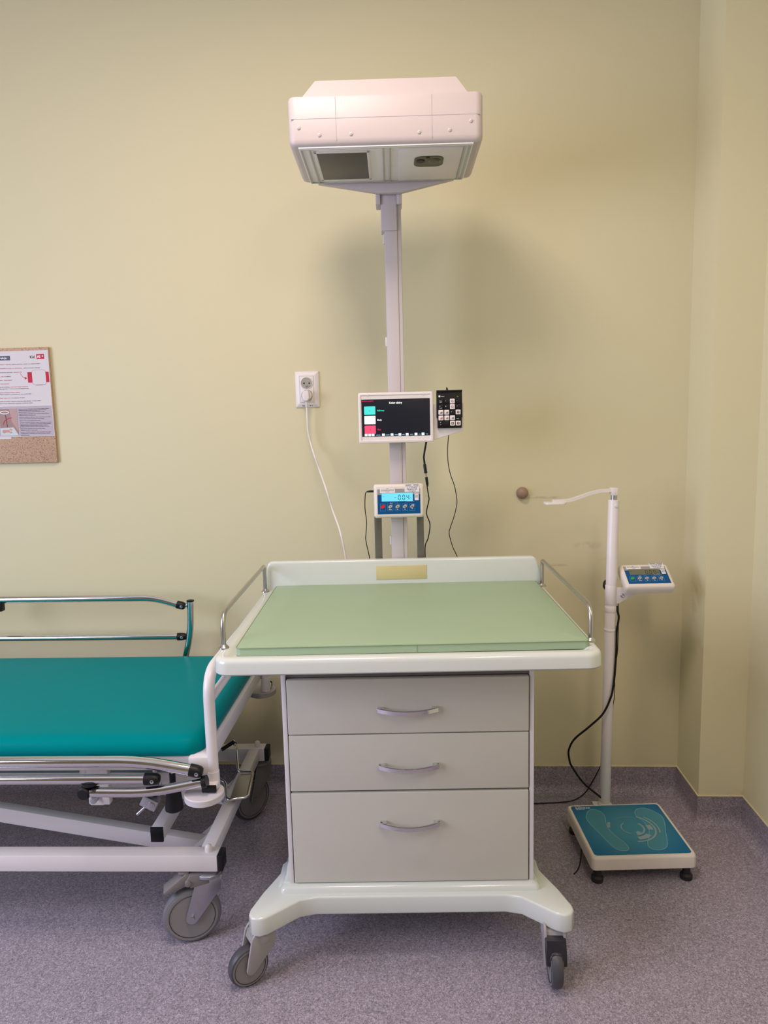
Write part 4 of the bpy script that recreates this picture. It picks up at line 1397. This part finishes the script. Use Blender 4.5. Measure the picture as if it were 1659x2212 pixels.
MB().box(-.765, -.730, -.7055, -.6995, .235, .277, .0015).done('end_cap', M['black'], B, Bt)
pl = MB().prism([(-.72, .30), (-.62, .30), (-.62, .43), (-.74, .43), (-.76, .35)], -.60, -.592, 'y', bev=.001)
pl.done('crank_plate', M['white_metal'], B, Bt)
# foot pedal, cone spring foot, clamps, crank
fp = MB().tube(fillet([(-.64, -.27, .318), (-.618, -.33, .318), (-.600, -.39, .272), (-.552, -.388, .270), (-.535, -.536, .270), (-.594, -.553, .270), (-.615, -.48, .285), (-.65, -.47, .30)], .014, 5), .0042, 12)
fpo = fp.done('foot_pedal', M['chrome'], B, Bt)
MB().prism([(-.596, -.397), (-.558, -.396), (-.542, -.528), (-.588, -.542)], .266, .2685, 'z').done('pedal_plate', M['steel'], fpo, Bt)
MB().tube([(-.675, -.30, .302), (-.64, -.275, .317), (-.632, -.292, .318)], .0062, 12).done('pedal_sleeve', M['black'], fpo, Bt)
cn = MB().lathe([(.020, 0), (.0235, .003), (.0235, .010), (.019, .05), (.017, .068), (.008, .070), (.008, .10)], (-.677, -.750, .356), (0, 0, 1), 30)
cno = cn.done('release_handle', M['black'], B, Bt)
MB().cyl((-.677, -.75, .455), (-.677, -.75, .49), .0045, 14).done('handle_rod', M['zinc'], cno, Bt)
MB().lathe([(.020, 0), (.0235, .003), (.0235, .010), (.019, .05), (.017, .068), (.008, .070), (.008, .13)], (-.672, -.215, .368), (0, 0, 1), 30).done('release_handle', M['black'], B, Bt)
MB().box(-.872, -.822, -.8065, -.77, .5265, .5335, .001).done('mattress_stop', M['black'], B, Bt)
k1_ = MB()
k1_.prism([(-.902, .376), (-.896, .371), (-.863, .371), (-.857, .378), (-.857, .49), (-.902, .49)], -.755, -.747, 'y', bev=.001)
k1_.box(-.862, -.842, -.765, -.745, .378, .49, .002)
k1o = k1_.done('rail_clamp', M['white_metal'], B, Bt)
MB().cyl((-.879, -.755, .396), (-.879, -.780, .396), .0085, 18, .001).done('clamp_bolt', M['zinc'], k1o, Bt)
k2_ = MB()
mk = Matrix.Translation((-.755, -.715, .358)) @ Matrix.Rotation(R(28), 4, 'Y')
k2_.box(-.022, .022, -.012, .012, -.015, .015, .002, mtx=mk)
k2_.lathe([(.010, 0), (.0105, .003), (.006, .004)], (-.748, -.727, .352), (0, -1, 0), 18)
k2_.cyl((-.738, -.712, .372), (-.738, -.69, .40), .009, 14)
k2_.cyl((-.738, -.712, .40), (-.738, -.712, .50), .006, 12)
k2o = k2_.done('lever_clamp', M['zinc'], B, Bt)
MB().tube([(-.765, -.718, .348), (-.790, -.72, .325)], [.0035, .0045], 12).done('lever', M['zinc'], k2o, Bt)
# casters of the couch
for (x, y, hdg, brk) in ((-.592, -.757, 180 + 17, True), (-.583, -.152, 180 + 52, False), (-2.28, -.77, 185, False), (-2.28, -.17, 185, False)):
    c_, dm_ = caster(B, x - BX, y - BY, .2065, hdg, .0755, .032, .050, M['zinc'] if brk else M['brake'], M['tyre_grey'] if brk else M['tyre'], 'zinc')
    if brk:
        q = MB()
        q.prism([(.004, .196), (.050, .198), (.058, .186), (.050, .162), (.002, .168)], -.026, .026, 'y', bev=.003, mtx=dm_)
        q.prism([(.046, .196), (.060, .200), (.118, .158), (.112, .150), (.060, .172)], -.020, .020, 'y', bev=.002, mtx=dm_)
        q.box(.052, .078, -.016, .016, .196, .203, .002, mtx=dm_)
        q.cyl((.055, -.030, .178), (.055, .030, .178), .008, 16, .001, mtx=dm_)
        q.done('brake_pedal', M['brake'], c_)
